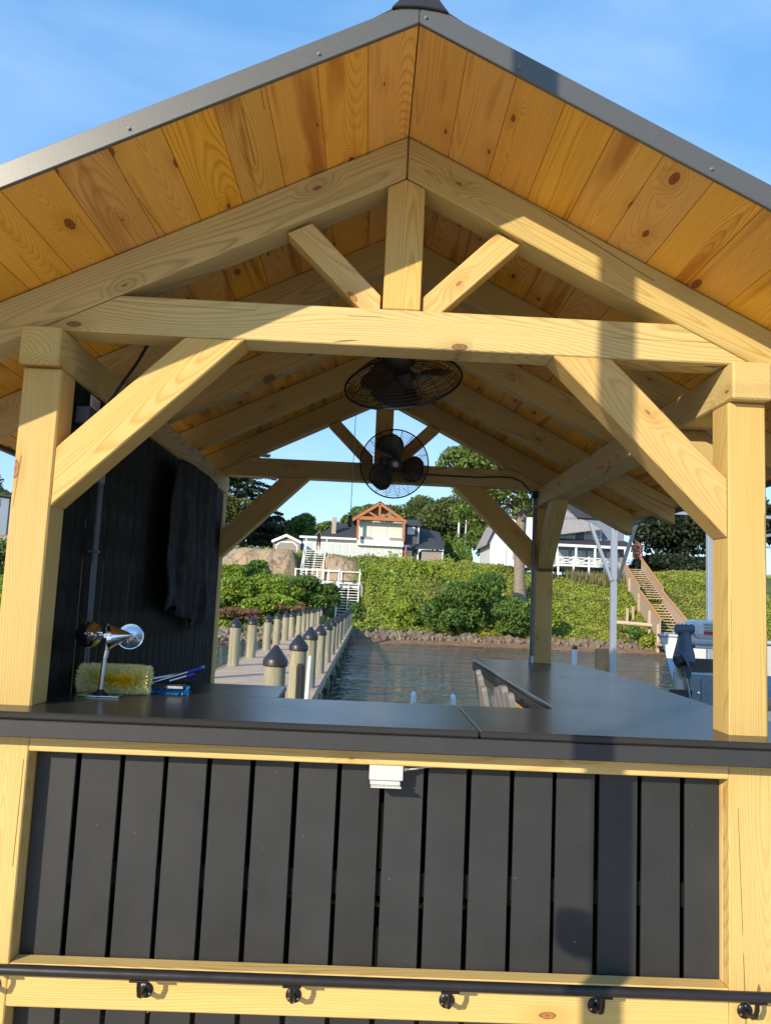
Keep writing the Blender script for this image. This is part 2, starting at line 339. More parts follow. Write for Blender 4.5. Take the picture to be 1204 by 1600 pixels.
# ================================================================= THE SETTING
WATER = -2.1; DECK = -1.15
SHX = [-60, -12, -7.75, -.4, 5, 17, 60, 200]; SHY = [36, 39, 40.6, 45.4, 47.6, 47.2, 46, 46]
def smooth(t): t = np.clip(t, 0, 1); return t*t*(3-2*t)
def vn(x, y, s, seed=0):
    return (np.sin(x*s*1.7+seed)+np.sin(y*s*2.3+seed*2.1)+np.sin((x+y)*s*1.1+seed*.7)+np.sin((x-y*.6)*s*3.1+seed*1.3)*.6)/3.6
def height(x, y):
    x = np.asarray(x, float); y = np.asarray(y, float)
    ys = np.interp(x, SHX, SHY); d = y-ys
    beach = -2.15 + np.clip(d, -30, 3.2)*np.where(d < 0, 0.12, 0.20)
    top = np.interp(x, [-40, -12, -4, 2, 10.5, 13.5, 18.5, 21.5, 26, 60], [4.3, 4.2, 3.95, 3.75, 3.7, 3.15, 2.9, 3.45, 3.85, 3.8])
    tr = (d-3.2)/(63.0-ys-3.2); zr = -1.5 + (top+1.5)*np.sin(np.clip(tr, 0, 1)*math.pi/2)**1.15
    low = smooth((d-3.2)/(55.5-ys-3.2)); cl = smooth((y-(56.6+vn(x, 0*y, 0.9)*.5))/3.2)
    zl = -1.5 + 3.1*low + (top-1.6)*cl
    wl = smooth((-1.2-x)/1.2)
    z = np.where(d < 3.2, beach, zl*wl + zr*(1-wl))
    bump = (vn(x, y, 0.55, 1)*.20 + vn(x, y, 1.7, 4)*.10)*np.clip((d-2)/4, 0, 1)*np.clip((66-y)/6, .12, 1)
    rid = ((np.abs(np.sin(x*.85+vn(x, y, .8)*2.6))**0.45-.7)*.8+(np.abs(np.sin(x*2.9+y*.8+vn(x, y, 1.5, 3)*2.5))**.5-.7)*.22)*wl*np.clip(cl*(1-cl)*4, 0, 1)
    z = z + bump + rid
    # ground cut away under the white stairs and their landing
    st = np.where(y < 56.6, -1.15 + np.clip((y-52.4)/4.2, 0, 1)*2.77, np.where(y < 58.1, 1.62, 1.62 + np.clip((y-58.1)/3.8, 0, 1)*2.68)) - 0.75
    up = smooth((y-58.0)/.4); near = smooth((x+5.95)/.3)*(smooth((.2-x)/.9)*(1-up)+smooth((-3.5-x)/.3)*up)*smooth((y-49)/1.5)*smooth((62.2-y)/.8)
    lowx = smooth((x+5.95)/.3)*smooth((-2.9-x)/.6); st = np.where(y < 57, st*(1-lowx)+np.minimum(st, .75)*lowx, st)
    return np.where(near > 0, z*(1-near)+np.minimum(z, st)*near, z)
def terrain():
    xs = np.concatenate([np.linspace(-700, -60, 20), np.linspace(-56, -24, 17), np.linspace(-22, 34, 141), np.linspace(37, 80, 18), np.linspace(100, 700, 18)])
    ys = np.concatenate([np.linspace(-900, 15, 12), np.linspace(22, 70, 140), np.linspace(72, 130, 20), np.linspace(150, 2500, 24)])
    X, Y = np.meshgrid(xs, ys); Z = height(X, Y); Z = np.where(Y < 20, -5.5, Z)
    Z = Z + np.clip((Y-66)/60, 0, 1)*0.4
    nx, ny = len(xs), len(ys); vs = np.stack([X, Y, Z], -1).reshape(-1, 3)
    idx = np.arange(nx*ny).reshape(ny, nx); f = np.stack([idx[:-1, :-1], idx[:-1, 1:], idx[1:, 1:], idx[1:, :-1]], -1).reshape(-1, 4)
    me = bpy.data.meshes.new('ground'); me.from_pydata(vs.tolist(), [], f.tolist())
    for p in me.polygons: p.use_smooth = True
    q = NT('ground_soil'); p = q.pos(); sp = q.node('ShaderNodeSeparateXYZ'); q.put(sp.inputs[0], p)
    n1 = q.noise(p, 0.7, 6, 0.65, 0.5); n2 = q.noise(q.vmath('MULTIPLY', p, (1, 1, 0.35)), 1.8, 5, 0.65, 0.8)
    clay = q.ramp(n2, [(0.30, (0.13, 0.085, 0.05)), (0.38, (0.30, 0.20, 0.12)), (0.48, (0.42, 0.29, 0.17)), (0.6, (0.38, 0.30, 0.21)), (0.72, (0.27, 0.24, 0.19))])
    wn = q.node('ShaderNodeTexNoise'); q.put(wn.inputs['Vector'], p); wn.inputs['Scale'].default_value = .8; cv = q.node('ShaderNodeTexVoronoi', feature='DISTANCE_TO_EDGE'); q.put(cv.inputs['Vector'], q.vmath('ADD', q.vmath('MULTIPLY', p, (1.0, .4, .16)), q.vmath('MULTIPLY', wn.outputs['Color'], (1.6, 1.6, .5)))); cv.inputs['Scale'].default_value = 0.75
    clay = q.mix(q.rng(cv.outputs['Distance'], 0.0, 0.07, .6, 0), clay, (.10, .07, .045))
    grass = q.ramp(n1, [(0.3, (0.045, 0.07, 0.015)), (0.55, (0.10, 0.13, 0.03)), (0.75, (0.17, 0.16, 0.05))])
    beach = q.ramp(n2, [(0.3, (0.17, 0.085, 0.045)), (0.6, (0.30, 0.17, 0.095)), (0.8, (0.38, 0.27, 0.17))])
    isx = q.rng(q.math('ADD', sp.outputs[0], q.math('MULTIPLY', n1, 1.6)), -0.6, 0.1, 1, 0); isz = q.rng(q.math('ADD', sp.outputs[2], n1), 1.5, 2.1, 0, 1); isy = q.rng(sp.outputs[1], 60.2, 61.2, 1, 0)
    c = q.mix(q.math('MULTIPLY', q.math('MULTIPLY', isx, isz), isy), grass, clay)
    c = q.mix(q.rng(q.math('ADD', sp.outputs[2], q.math('MULTIPLY', n1, 0.5)), -1.15, -0.85, 1, 0), c, beach)
    q.bump(q.math('ADD', n2, q.noise(p, 7, 4)), 0.9, 0.12)
    return tag(link('ground', me, q.set(c, 0.95)), kind='structure')
terrain()
def water():
    me = bpy.data.meshes.new('water'); s = 900
    me.from_pydata([(-s, -s, WATER), (s, -s, WATER), (s, 60, WATER), (-s, 60, WATER)], [], [(0, 1, 2, 3)])
    q = NT('river_water'); p = q.pos(); a = q.noise(q.vmath('MULTIPLY', p, (0.8, 1.0, 1)), 0.75, 3, 0.5, 0.5); b = q.noise(q.vmath('MULTIPLY', p, (1.0, 1.3, 1)), 3.0, 3, 0.6, 0.4)
    gust = q.rng(q.noise(q.vmath('MULTIPLY', p, (.6, 1, 1)), .12, 2), .35, .65, .45, 1.25); h = q.math('MULTIPLY', q.math('ADD', a, q.math('MULTIPLY', b, 0.22)), gust); q.bump(h, 1.0, 0.60)
    q.b.inputs['IOR'].default_value = 1.33
    return tag(link('water', me, q.set((0.016, 0.046, 0.030), 0.03)), kind='structure')
water()
def deck(name, x0, x1, y0, y1, z, along_x, kind='structure'):
    bm = bmesh.new(); pw, g = 0.14, 0.006; t = y0 if along_x else x0; e = y1 if along_x else x1
    while t < e-0.02:
        u = min(t+pw, e)
        if along_x: abox(bm, x0, x1, t, u, z-0.035, z)
        else: abox(bm, t, u, y0, y1, z-0.035, z)
        t = u+g
    abox(bm, x0+.05, x1-.05, y0+.05, y1-.05, z-0.25, z-0.037)
    return tag(from_bm(name, bm, 'deckboard'), kind=kind)
deck('dock_deck', -3.6, 1.95, -.29, 5.4, DECK, True)
deck('dock_bounce_deck', -9.0, 9.0, -12.0, -.30, DECK, True)  # unseen dock underfoot, made extra wide to bounce sunlight up to the ceiling boards

# ================================================================= THE PAVILION
W6 = 0.14; XR = 1.3644; XI = XR-W6; ZT = 1.3502; HT = 0.1439; ZA = 2.181; S = 0.4989; HR = 0.1673; LY = 3.3335; YO = -0.5843; YB = LY+W6+0.58
ZP = ZT-0.143; XE = 1.985
pav = thing('pavilion', 'open timber-frame dock pavilion with gabled board ceiling and dark metal roof edge', 'pavilion', (0, 1.7, DECK))
for sx in (-1, 1):
    for y0, m in ((0.0, 'pine'), (LY, 'pine')):
        xa, xb = sorted((sx*XR, sx*XI))
        prism('post', [(xa, y0, DECK+.002), (xb, y0, DECK+.002), (xb, y0, ZP-.002), (xa, y0, ZP-.002)], (0, W6, 0), (0, 0, 1), m, pav, 0.006)
    xa, xb = sorted((sx*(XR+0.002), sx*(XI-0.002)))
    prism('plate_beam', [(xa, -0.045, ZP), (xb, -0.045, ZP), (xb, -0.045, ZT-0.002), (xa, -0.045, ZT-0.002)], (0, LY+W6+0.09, 0), (0, 1, 0), 'green', pav, 0.006)
def truss(y, nm):
    yb = W6
    for sx in (-1, 1):
        x_e = sx*XE
        prism('rafter', [(sx*0.002, y, ZA-.002), (x_e, y, ZA-S*XE-.002), (x_e, y, ZA-HR-S*XE), (sx*0.002, y, ZA-HR)], (0, yb, 0), (sx*1, 0, -S), 'green', pav, 0.005)
        # struts from king post up to the rafters, and knee braces down to the posts
        prism('strut', [(sx*.078, y+.025, 1.553), (sx*.3505, y+.025, 1.8255), (sx*.3505+sx*.09, y+.025, 1.8255-.045), (sx*.150, y+.025, ZT+HT+.002), (sx*.078, y+.025, ZT+HT+.002)], (0, .09, 0), (sx*1, 0, 1), 'pine', pav, 0.003)
        prism('knee_brace', [(sx*(XI-.001), y+.004, .700), (sx*(XI-.001), y+.004, .915), (sx*.79, y+.004, ZT-.001), (sx*.572, y+.004, ZT-.001)], (0, yb-.008, 0), (-sx*1, 0, 1), 'pine', pav, 0.005)
    xt = (ZA-HR-ZT-.002)/S; xu = (ZA-HR-ZT-HT)/S-.004
    prism('tie_beam', [(-xt, y+.003, ZT), (xt, y+.003, ZT), (xu, y+.003, ZT+HT), (-xu, y+.003, ZT+HT)], (0, yb-.006, 0), (1, 0, 0), 'green', pav, 0.004)
    prism('king_post', [(-.069, y+.006, ZT+HT+.002), (.072, y+.006, ZT+HT+.002), (.072, y+.006, ZA-HR-.072*S-.002), (0, y+.006, ZA-HR-.003), (-.069, y+.006, ZA-HR-.072*S-.002)], (0, yb-.012, 0), (0, 0, 1), 'pine', pav, 0.004)
truss(0.0, 'front'); truss(LY, 'rear')
for y in (0.80, 1.635, 2.47):
    for sx in (-1, 1):
        prism('rafter', [(sx*0.002, y, ZA-.002), (sx*XE, y, ZA-S*XE-.002), (sx*XE, y, ZA-HR-S*XE), (sx*0.002, y, ZA-HR)], (0, .09, 0), (sx*1, 0, -S), 'green', pav, 0.004)
# knee braces along the plates of the open side
for sx, ends in ((1, (0, 1)),):
    for e in ends:
        ya, d = (W6+.001, 1) if e == 0 else (LY-.001, -1)
        x0 = sx*(XI+.012)
        prism('knee_brace', [(x0, ya, .70), (x0, ya, .86), (x0, ya+d*.347, ZP-.001), (x0, ya+d*.507, ZP-.001)], (sx*.116, 0, 0), (0, d, 1), 'green', pav, 0.004)
# ceiling boards, tongue and groove, running from gable to gable
PX = 0.1525; nrm = V((S, 0, 1)).normalized()
for sx in (-1, 1):
    for k in range(14):
        xa = k*PX+.0006; xb = min((k+1)*PX-.0006, 2.06)
        n = V((sx*S, 0, 1)).normalized(); up = V((0, 0, .002))
        A = [V((sx*xa, YO, ZA-S*xa))+up, V((sx*xb, YO, ZA-S*xb))+up, V((sx*xb, YB, ZA-S*xb))+up, V((sx*xa, YB, ZA-S*xa))+up]
        prism('ceiling_board', A, n*.022, (0, 1, 0), 'soffit', pav, 0.0022)
# metal roof with ribs, edge trim, ridge cap and cone finial
for sx in (-1, 1):
    t0, t1 = .030, .050; xe = 2.09
    rf = prism('roof_sheet', [(sx*.0, YO-.004, ZA+t0), (sx*xe, YO-.004, ZA-S*xe+t0), (sx*xe, YO-.004, ZA-S*xe+t1), (sx*.0, YO-.004, ZA+t1)], (0, YB-YO+.008, 0), (0, 1, 0), 'roof', pav, 0)
    for k in range(12):
        y = YO+.06+k*(YB-YO-.12)/11
        beam('roof_rib', (sx*.10, y, ZA-S*.10+t1+.008), (sx*xe, y, ZA-S*xe+t1+.008), .03, .018, 'roof', rf, side=(0, 1, 0), bevel=0.004)
    for yy, ex in ((YO-.020, .015), (YB+.005, .015)):
        f = prism('edge_trim', [(sx*.0005, yy, ZA-.004), (sx*(xe+.01), yy, ZA-S*(xe+.01)-.004), (sx*(xe+.01), yy, ZA-S*(xe+.01)+.074), (sx*.0005, yy, ZA+.074)], (0, ex, 0), (sx, 0, -S), 'fascia', pav, 0.0025)
        prism('trim_lip', [(sx*.001, yy+.018, ZA+.0645), (sx*xe, yy+.018, ZA-S*xe+.0645), (sx*xe, yy+.018, ZA-S*xe+.072), (sx*.001, yy+.018, ZA+.072)], (0, .05 if yy < 0 else -.05, 0), (sx, 0, -S), 'fascia', f, 0)
        if yy < 0:
            for xs in ((.02, .31, .90, 1.5) if sx > 0 else (.30, .85, 1.45)):
                latheo('screw', [(.0055, 0), (.0055, .003), (.0035, .004), (.0035, .007), (0, .008)], 'greypvc', f, 8, Matrix.Translation((sx*xs, yy, ZA-S*xs+.022)) @ Matrix.Rotation(R(90), 4, 'X'))
    prism('eave_trim', [(sx*(2.062), YO-.004, ZA-S*2.062-.02), (sx*2.075, YO-.004, ZA-S*2.075-.02), (sx*2.075, YO-.004, ZA-S*2.075+.028), (sx*2.062, YO-.004, ZA-S*2.062+.028)], (0, YB-YO+.008, 0), (0, 1, 0), 'fascia', pav, 0)
prism('ridge_cap', [(-.16, YO-.012, ZA-S*.16+.066), (0, YO-.012, ZA+.086), (.16, YO-.012, ZA-S*.16+.066), (.16, YO-.012, ZA-S*.16+.076), (0, YO-.012, ZA+.096), (-.16, YO-.012, ZA-S*.16+.076)], (0, YB-YO+.024, 0), (0, 1, 0), 'roof', pav, 0)
prism('ridge_end_cap', [(x_, YO-.030, ZA+z_) for x_, z_ in ((-.088, .034), (-.055, .040), (0, .042), (.055, .036), (.090, .028), (.083, .036), (.062, .064), (.046, .088), (.030, .118), (.012, .150), (-.006, .150), (-.026, .118), (-.044, .088), (-.062, .064), (-.082, .042))], (0, .14, 0), (0, 1, 0), 'cap', pav, 0.003)

# ---------------------------------------------------------------- bar: counter, slatted front, hand rail
ctr = thing('bar_counter', 'U-shaped matte black bar counter running between the pavilion posts', 'counter', (0, 0, -0.1))
YF = -0.150
def slab(name, poly, z0, z1, mat, parent, bevel=0.006):
    return prism(name, [(x, y, z0) for x, y in poly], (0, 0, z1-z0), (1, 0, 0), mat, parent, bevel)
slab('countertop', [(-1.62, YF), (0.318, YF), (0.318, 0.515), (-1.62, 0.515)], -.024, 0.0, 'counter', ctr)
slab('countertop', [(0.321, YF), (1.62, YF), (1.60, 0.3), (1.56, .85), (1.575, 1.45), (1.61, 2.05), (1.62, 2.6), (1.60, 3.12), (1.50, 3.50), (0.78, 3.50), (0.772, 2.7), (0.742, 1.6), (0.738, 0.60), (0.70, .515), (0.321, 0.515)], -.024, 0.0004, 'counter', ctr)
slab('countertop', [(-1.215, 0.518), (-.42, 0.518), (-.432, 0.966), (-1.215, 0.966)], -.024, -0.001, 'counter', ctr)
slab('apron', [(-1.615, YF+.008), (1.612, YF+.008), (1.612, YF+.034), (-1.615, YF+.034)], -.0835, -.027, 'apron', ctr, 0.003)
slab('apron', [(.755, .56), (.76, 1.6), (.792, 2.7), (.80, 3.48), (.776, 3.48), (.768, 2.7), (.738, 1.6), (.733, .56)], -.085, -.026, 'apron', ctr, 0.002)
slab('apron', [(-.425, .52), (-.437, .962), (-.46, .962), (-.448, .52)], -.085, -.026, 'apron', ctr, 0.002)
beam('bearer', (.83, .55, -.13), (.86, 3.4, -.13), .038, .089, 'pine', ctr, side=(1, 0, 0))
beam('bearer', (1.50, .16, -.13), (1.50, 3.3, -.13), .038, .089, 'pine', ctr, side=(1, 0, 0))

bfp = thing('bar_enclosure', 'slatted black bar front framed by yellow pine rails under the counter', 'bar front', (0, 0, DECK))
FY = -.055; FX = 1.197
prism('top_rail', [(-FX+.001, FY, -.142), (FX-.001, FY, -.142), (FX-.001, FY, -.0845), (-FX+.001, FY, -.0845)], (0, .070, 0), (1, 0, 0), 'pine', bfp, 0.003)
prism('bottom_rail', [(-FX+.001, FY, -.958), (FX-.001, FY, -.958), (FX-.001, FY, -.823), (-FX+.001, FY, -.823)], (0, .070, 0), (1, 0, 0), 'pine', bfp, 0.004)
for sx in (-1, 1):
    xa, xb = sorted((sx*FX, sx*1.366)); prism('stile', [(xa, FY+.001, DECK+.003), (xb, FY+.001, DECK+.003), (xb, FY+.001, -.0845), (xa, FY+.001, -.0845)], (0, .053, 0), (0, 0, 1), 'pine', bfp, 0.004)
    xa, xb = sorted((sx*FX, sx*(FX+.022))); prism('jamb', [(xa, .0005, DECK+.003), (xb, .0005, DECK+.003), (xb, .0005, -.0845), (xa, .0005, -.0845)], (0, .036, 0), (0, 0, 1), 'pine', bfp, 0.001)
SP = 0.1512; x = -1.193
k = 0
while x < FX-.01:
    xb = min(x+SP-.0165, FX-.002)
    j = random.uniform(-.0015, .0015); yy = .019+random.uniform(0, .002)
    prism('slat', [(max(x+j, -FX+.002), yy, DECK+.05), (xb+j, yy, DECK+.05), (xb+j, yy, -.05), (max(x+j, -FX+.002), yy, -.05)], (0, .016, 0), (0, 0, 1), 'slat', bfp, 0.002)
    x += SP; k += 1
prism('back_rail', [(-FX+.01, .0385, -.60), (FX-.01, .0385, -.60), (FX-.01, .0385, -.52), (-FX+.01, .0385, -.52)], (0, .030, 0), (1, 0, 0), 'wallblack', bfp, 0)

hr = thing('hand_rail', 'dark bronze tubular hand rail on round wall brackets along the bar front', 'hand rail', (0, -.06, -.92))
tubeo('rail_tube', [(-2.2, -.145, -.802), (2.0, -.145, -.806)], .0162, 'railmetal', hr, 16)
for xx in (-1.243, -.745, -.258, .249, .744, 1.246):
    b = latheo('bracket', [(.0255, 0), (.0255, .004), (.022, .008), (.012, .010), (.0, .010)], 'blackmetal', hr, 20, Matrix.Translation((xx, FY-.0005, -.889)) @ Matrix.Rotation(R(90), 4, 'X'))
    tubeo('arm', [(xx, FY-.007, -.889), (xx, FY-.055, -.884), (xx, FY-.078, -.872), (xx, FY-.090, -.845), (xx, FY-.090, -.822)], [.010, .0085, .0075, .007, .007], 'blackmetal', b, 10)
    box('saddle', xx-.03, xx+.03, FY-.100, FY-.080, -.826, -.8185, 'blackmetal', b, .002)
    for a in (90, 210, 330):
        latheo('screw', [(.004, 0), (.003, .002), (0, .0025)], 'steel', b, 8, Matrix.Translation((xx+.018*math.cos(R(a)), FY-.0085, -.889+.018*math.sin(R(a)))) @ Matrix.Rotation(R(90), 4, 'X'))

jb = thing('outlet_box', 'pale grey weatherproof outlet box with open flap hanging under the top rail', 'outlet box', (.018, .02, -.19))
box('case', -.040, .076, -.004, .049, -.215, -.1545, 'lightgrey', jb, .004)
box('hinge_lip', -.036, .066, -.012, .03, -.230, -.2165, 'lightgrey', jb, .002)
slab('flap', [(-.034, -.040), (.070, -.040), (.066, -.006), (-.034, -.006)], -.236, -.231, 'lightgrey', jb, .001)
latheo('connector', [(.009, 0), (.011, .003), (.011, .012), (.007, .014), (.007, .022), (0, .022)], 'steel', jb, 12, Matrix.Translation((.0755, .02, -.172)) @ Matrix.Rotation(R(90), 4, 'Y'))
tubeo('cable', [(.096, .02, -.172), (.12, .02, -.168), (.16, .025, -.160), (.21, .035, -.1585)], .004, 'lightgrey', jb, 8)

jb.location += V((-.0005, -.045, .0175)); jb.scale = (1, 1, .84)

# ---------------------------------------------------------------- black board wall on the left side, and what hangs on it
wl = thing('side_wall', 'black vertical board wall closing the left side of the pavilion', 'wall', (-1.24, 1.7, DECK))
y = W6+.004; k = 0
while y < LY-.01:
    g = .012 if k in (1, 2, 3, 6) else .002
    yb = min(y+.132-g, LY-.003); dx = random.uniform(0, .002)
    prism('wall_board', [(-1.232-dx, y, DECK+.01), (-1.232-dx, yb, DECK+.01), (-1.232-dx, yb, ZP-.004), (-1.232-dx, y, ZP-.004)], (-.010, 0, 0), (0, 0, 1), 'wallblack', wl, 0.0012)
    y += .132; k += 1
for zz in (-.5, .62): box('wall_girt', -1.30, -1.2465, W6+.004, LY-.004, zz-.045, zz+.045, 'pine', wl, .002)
rw = thing('wing_panel', 'slatted black panel below the right wing of the bar counter', 'bar panel', (1.42, 1.7, DECK))
y = W6+.006
while y < LY-.02:
    prism('slat', [(1.33, y, DECK+.03), (1.33, min(y+.137, LY-.004), DECK+.03), (1.33, min(y+.137, LY-.004), -.09), (1.33, y, -.09)], (.016, 0, 0), (0, 0, 1), 'slat', rw, 0)
    y += .1415
bb = thing('under_counter_cabinet', 'dark cabinet box standing behind the slatted bar front', 'cabinet', (0, .35, DECK))
box('back_panel', -1.2, 1.18, .46, .48, DECK+.01, -.10, 'wallblack', bb); box('shelf', -1.2, 1.18, .12, .458, -.70, -.68, 'wallblack', bb)
box('side_panel', -1.218, -1.201, .12, .48, DECK+.01, -.10, 'wallblack', bb); box('side_panel', 1.181, 1.20, .12, .48, DECK+.01, -.10, 'wallblack', bb)
cb = bmesh.new()
def yellow_rope(x0, z0):
    pass
rp = tubeo('rope', [(-.35+.028*i, .16+.03*math.sin(i*1.3), -.672+.012*abs(math.sin(i*.9))) for i in range(34)], .009, plain('yellow_rope', (.55, .42, .06), .8)); tag(rp, 'yellow rope lying on the shelf behind the slats', 'rope')

cv = bmesh.new(); NU, NVv = 46, 30; grid = []
for i in range(NU+1):
    u = i/NU; row = []
    for j in range(NVv+1):
        v = j/NVv; yy = 1.42+1.30*u + .05*(1-v)*math.sin(u*3.1)
        fold = .018*math.sin(u*17+v*1.5+.8*math.sin(v*3))+.008*math.sin(u*41+2.2*v+1)+.012*math.sin(v*9+u*8)
        zb = .285+.05*math.sin(u*6.5+.5)-.035*math.sin(u*2.6)+.02*math.sin(u*17)
        zt = 1.185-.05*(1-u)**6 - .28*max(0, (.16-u)/.16)**2
        row.append(cv.verts.new((-1.155+fold*(1-.75*v), yy, zb+(zt-zb)*v)))
    grid.append(row)
for i in range(NU):
    for j in range(NVv): cv.faces.new((grid[i][j], grid[i+1][j], grid[i+1][j+1], grid[i][j+1]))
cvo = from_bm('fabric_cover', cv, 'cloth', smooth=True); md = cvo.modifiers.new('thick', 'SOLIDIFY'); md.thickness = .006
tag(cvo, 'black fabric cover hanging in folds on the black board wall', 'cover')

cdt = thing('conduit', 'grey vertical conduit pipe clipped to the black wall near the front post', 'conduit', (-1.205, .46, 0))
tubeo('pipe', [(-1.205, .46, .002), (-1.205, .45, .86)], .0135, 'darkpvc', cdt, 12)
latheo('coupling', [(.018, 0), (.018, .05), (.0, .05)], 'greypvc', cdt, 14, Matrix.Translation((-1.205, .45, .85)))
box('clip', -1.2315, -1.190, .438, .478, .56, .570, 'darkpvc', cdt, .002)
eb = thing('junction_box', 'small grey junction box with a white paper tag high on the black wall', 'junction box', (-1.205, .24, 1.05))
box('case', -1.2310, -1.178, .180, .262, 1.045, 1.112, 'darkpvc', eb, .004)
tg = prism('paper_tag', [(-1.176, .176, 1.112), (-1.172, .272, 1.106), (-1.172, .272, 1.152), (-1.176, .176, 1.158)], (.001, -.0003, 0), (0, 1, 0), 'paper', eb, 0)
for i in range(5): beam('print_line', (-1.1735, .190, 1.146-i*.007), (-1.1700, .262, 1.142-i*.007), .0006, .0016, 'ink', tg, side=(1, -.04, 0), bevel=0)
tubeo('cord', [(-1.16, .25, 1.10), (-1.13, .27, 1.16), (-1.10, .30, 1.24), (-1.06, .33, 1.33), (-1.03, .36, 1.42), (-1.02, .40, 1.50)], .0065, 'blackplastic', eb, 8)

# ---------------------------------------------------------------- fans
def circ(r, z, n=40): return [(r*math.cos(2*math.pi*k/n), r*math.sin(2*math.pi*k/n), z) for k in range(n)]
def make_fan(label, loc, face, spin):
    f = V(face).normalized(); q = f.to_track_quat('Z', 'Y')
    t = thing('wall_fan', label, 'fan', loc, 'black cage fans on the king posts'); t.rotation_mode = 'QUATERNION'; t.rotation_quaternion = q
    RF = .252
    def cage(sgn, dep):
        bm = bmesh.new()
        for i in range(17):
            u = (i+1)/17; r = .045+(RF-.045)*u; z = sgn*dep*(1-(u**2.6))
            tube(bm, circ(r, z, 36), .00125, 3, True)
        for k in range(18):
            a = 2*math.pi*k/18; pts = []
            for i in range(7):
                u = i/6; r = .04+(RF-.04)*u; tw = .22*sgn*(1-u); pts.append((r*math.cos(a+tw), r*math.sin(a+tw), sgn*dep*(1-u**2.6)))
            tube(bm, pts, .0016, 3)
        return bm
    from_bm('front_grille', cage(1, .062), 'blackmetal', t, True); from_bm('rear_grille', cage(-1, .085), 'blackmetal', t, True)
    tubeo('rim', circ(RF+.002, 0, 48), .0055, 'blackmetal', t, 8, True, True)
    g = latheo('badge_disc', [(.052, 0), (.052, .004), (.045, .008), (0, .008)], 'blackplastic', t, 24, Matrix.Translation((0, 0, .060)), True)
    latheo('badge', [(.021, 0), (.021, .002), (0, .0025)], 'lightgrey', g, 20, Matrix.Translation((0, 0, .0685)), True)
    latheo('hub', [(.0, -.05), (.04, -.045), (.042, .02), (.03, .035), (0, .04)], 'blackplastic', t, 20, None, True)
    latheo('motor', [(.03, -.07), (.062, -.078), (.07, -.10), (.07, -.19), (.055, -.215), (.02, -.222), (0, -.222)], 'blackplastic', t, 22, None, True)
    for k in range(3):
        bm = bmesh.new(); A = spin+k*2*math.pi/3; rows = []
        for i in range(9):
            u = i/8; r = .038+.185*u; wd = (.34+.50*math.sin(math.pi*min(1, u*.85+.1)))*(1 if u < .9 else .8); row = []
            for j in range(7):
                v = j/6-.5; ang = A+v*wd*1.7+.18*u; row.append(bm.verts.new((r*math.cos(ang), r*math.sin(ang), -v*.075*(1-.35*u)+.012*math.cos(v*3))))
            rows.append(row)
        for i in range(8):
            for j in range(6): bm.faces.new((rows[i][j], rows[i+1][j], rows[i+1][j+1], rows[i][j+1]))
        o = from_bm('blade', bm, 'bladegrey', t, True, True); m2 = o.modifiers.new('thick', 'SOLIDIFY'); m2.thickness = .0022
    return t, q, f
f1, q1, n1 = make_fan('large-looking black cage fan tipped downward behind the front tie beam', (.035, .50, 1.365), (.18, .62, -.70), .4)
m1 = V(f1.location) - n1*.19
tubeo('bracket', [(f1.matrix_basis.inverted() @ p) for p in (m1, V((.03, .30, 1.56)), V((.0, .16, 1.60)))], [.022, .02, .02], 'blackplastic', f1, 10, local=True)
f2, q2, n2 = make_fan('smaller-looking black cage fan facing outward on the rear king post', (.083, 2.99, 1.435), (.10, -1, -.22), 1.75)
m2_ = V(f2.location) - n2*.20
tubeo('bracket', [(f2.matrix_basis.inverted() @ p) for p in (m2_, V((.03, 3.26, 1.50)), V((.0, LY, 1.52)))], [.022, .02, .03], 'blackplastic', f2, 10, local=True)
fc = thing('fan_cord', 'black cord running along the rear tie beam from the rear fan', 'cord', (.6, LY, ZT))
tubeo('cord', [(.05, 3.2, 1.42), (.2, LY-.008, 1.425), (.45, LY-.008, 1.420), (.75, LY-.008, 1.420), (.93, LY-.008, 1.432), (1.02, LY-.012, 1.43), (1.10, LY-.012, 1.40), (1.15, LY-.012, 1.345), (1.18, LY-.02, 1.315)], .0065, 'blackplastic', fc, 8)
pc = thing('pull_cord', 'thin grey pull cord with a black knob hanging from the front fan', 'pull cord', (-.16, .95, .9))
px0 = at(556, 640, .95); px1 = at(547, 812, .95)
tubeo('string', [V((-.07, .62, 1.42)), V((-.11, .80, 1.40)), px0, px0*.5+px1*.5+V((.001, 0, 0)), px1], .0016, 'greypvc', pc, 5)
latheo('knob', [(.0, .022), (.006, .020), (.0105, .008), (.0105, -.03), (.007, -.036), (0, -.037)], 'blackplastic', pc, 12, Matrix.Translation(px1))
el = thing('rear_conduit', 'dark conduit with a switch box running up the rear right post', 'conduit', (1.205, LY, 0))
tubeo('pipe', [(1.205, LY-.018, .05), (1.205, LY-.018, 1.27)], .0145, 'greypvc', el, 12); latheo('fitting', [(.022, 0), (.022, .05), (0, .05)], 'alu', el, 14, Matrix.Translation((1.205, LY-.018, .002)))
box('switch_box', 1.175, 1.225, LY-.055, LY-.004, 1.272, 1.325, 'blackplastic', el, .004); box('cover_plate', 1.229, 1.275, LY-.055, LY-.006, 1.262, 1.335, 'lightgrey', el, .003)
box('clip', 1.184, 1.226, LY-.036, LY-.003, 1.20, 1.215, 'alu', el, .002)

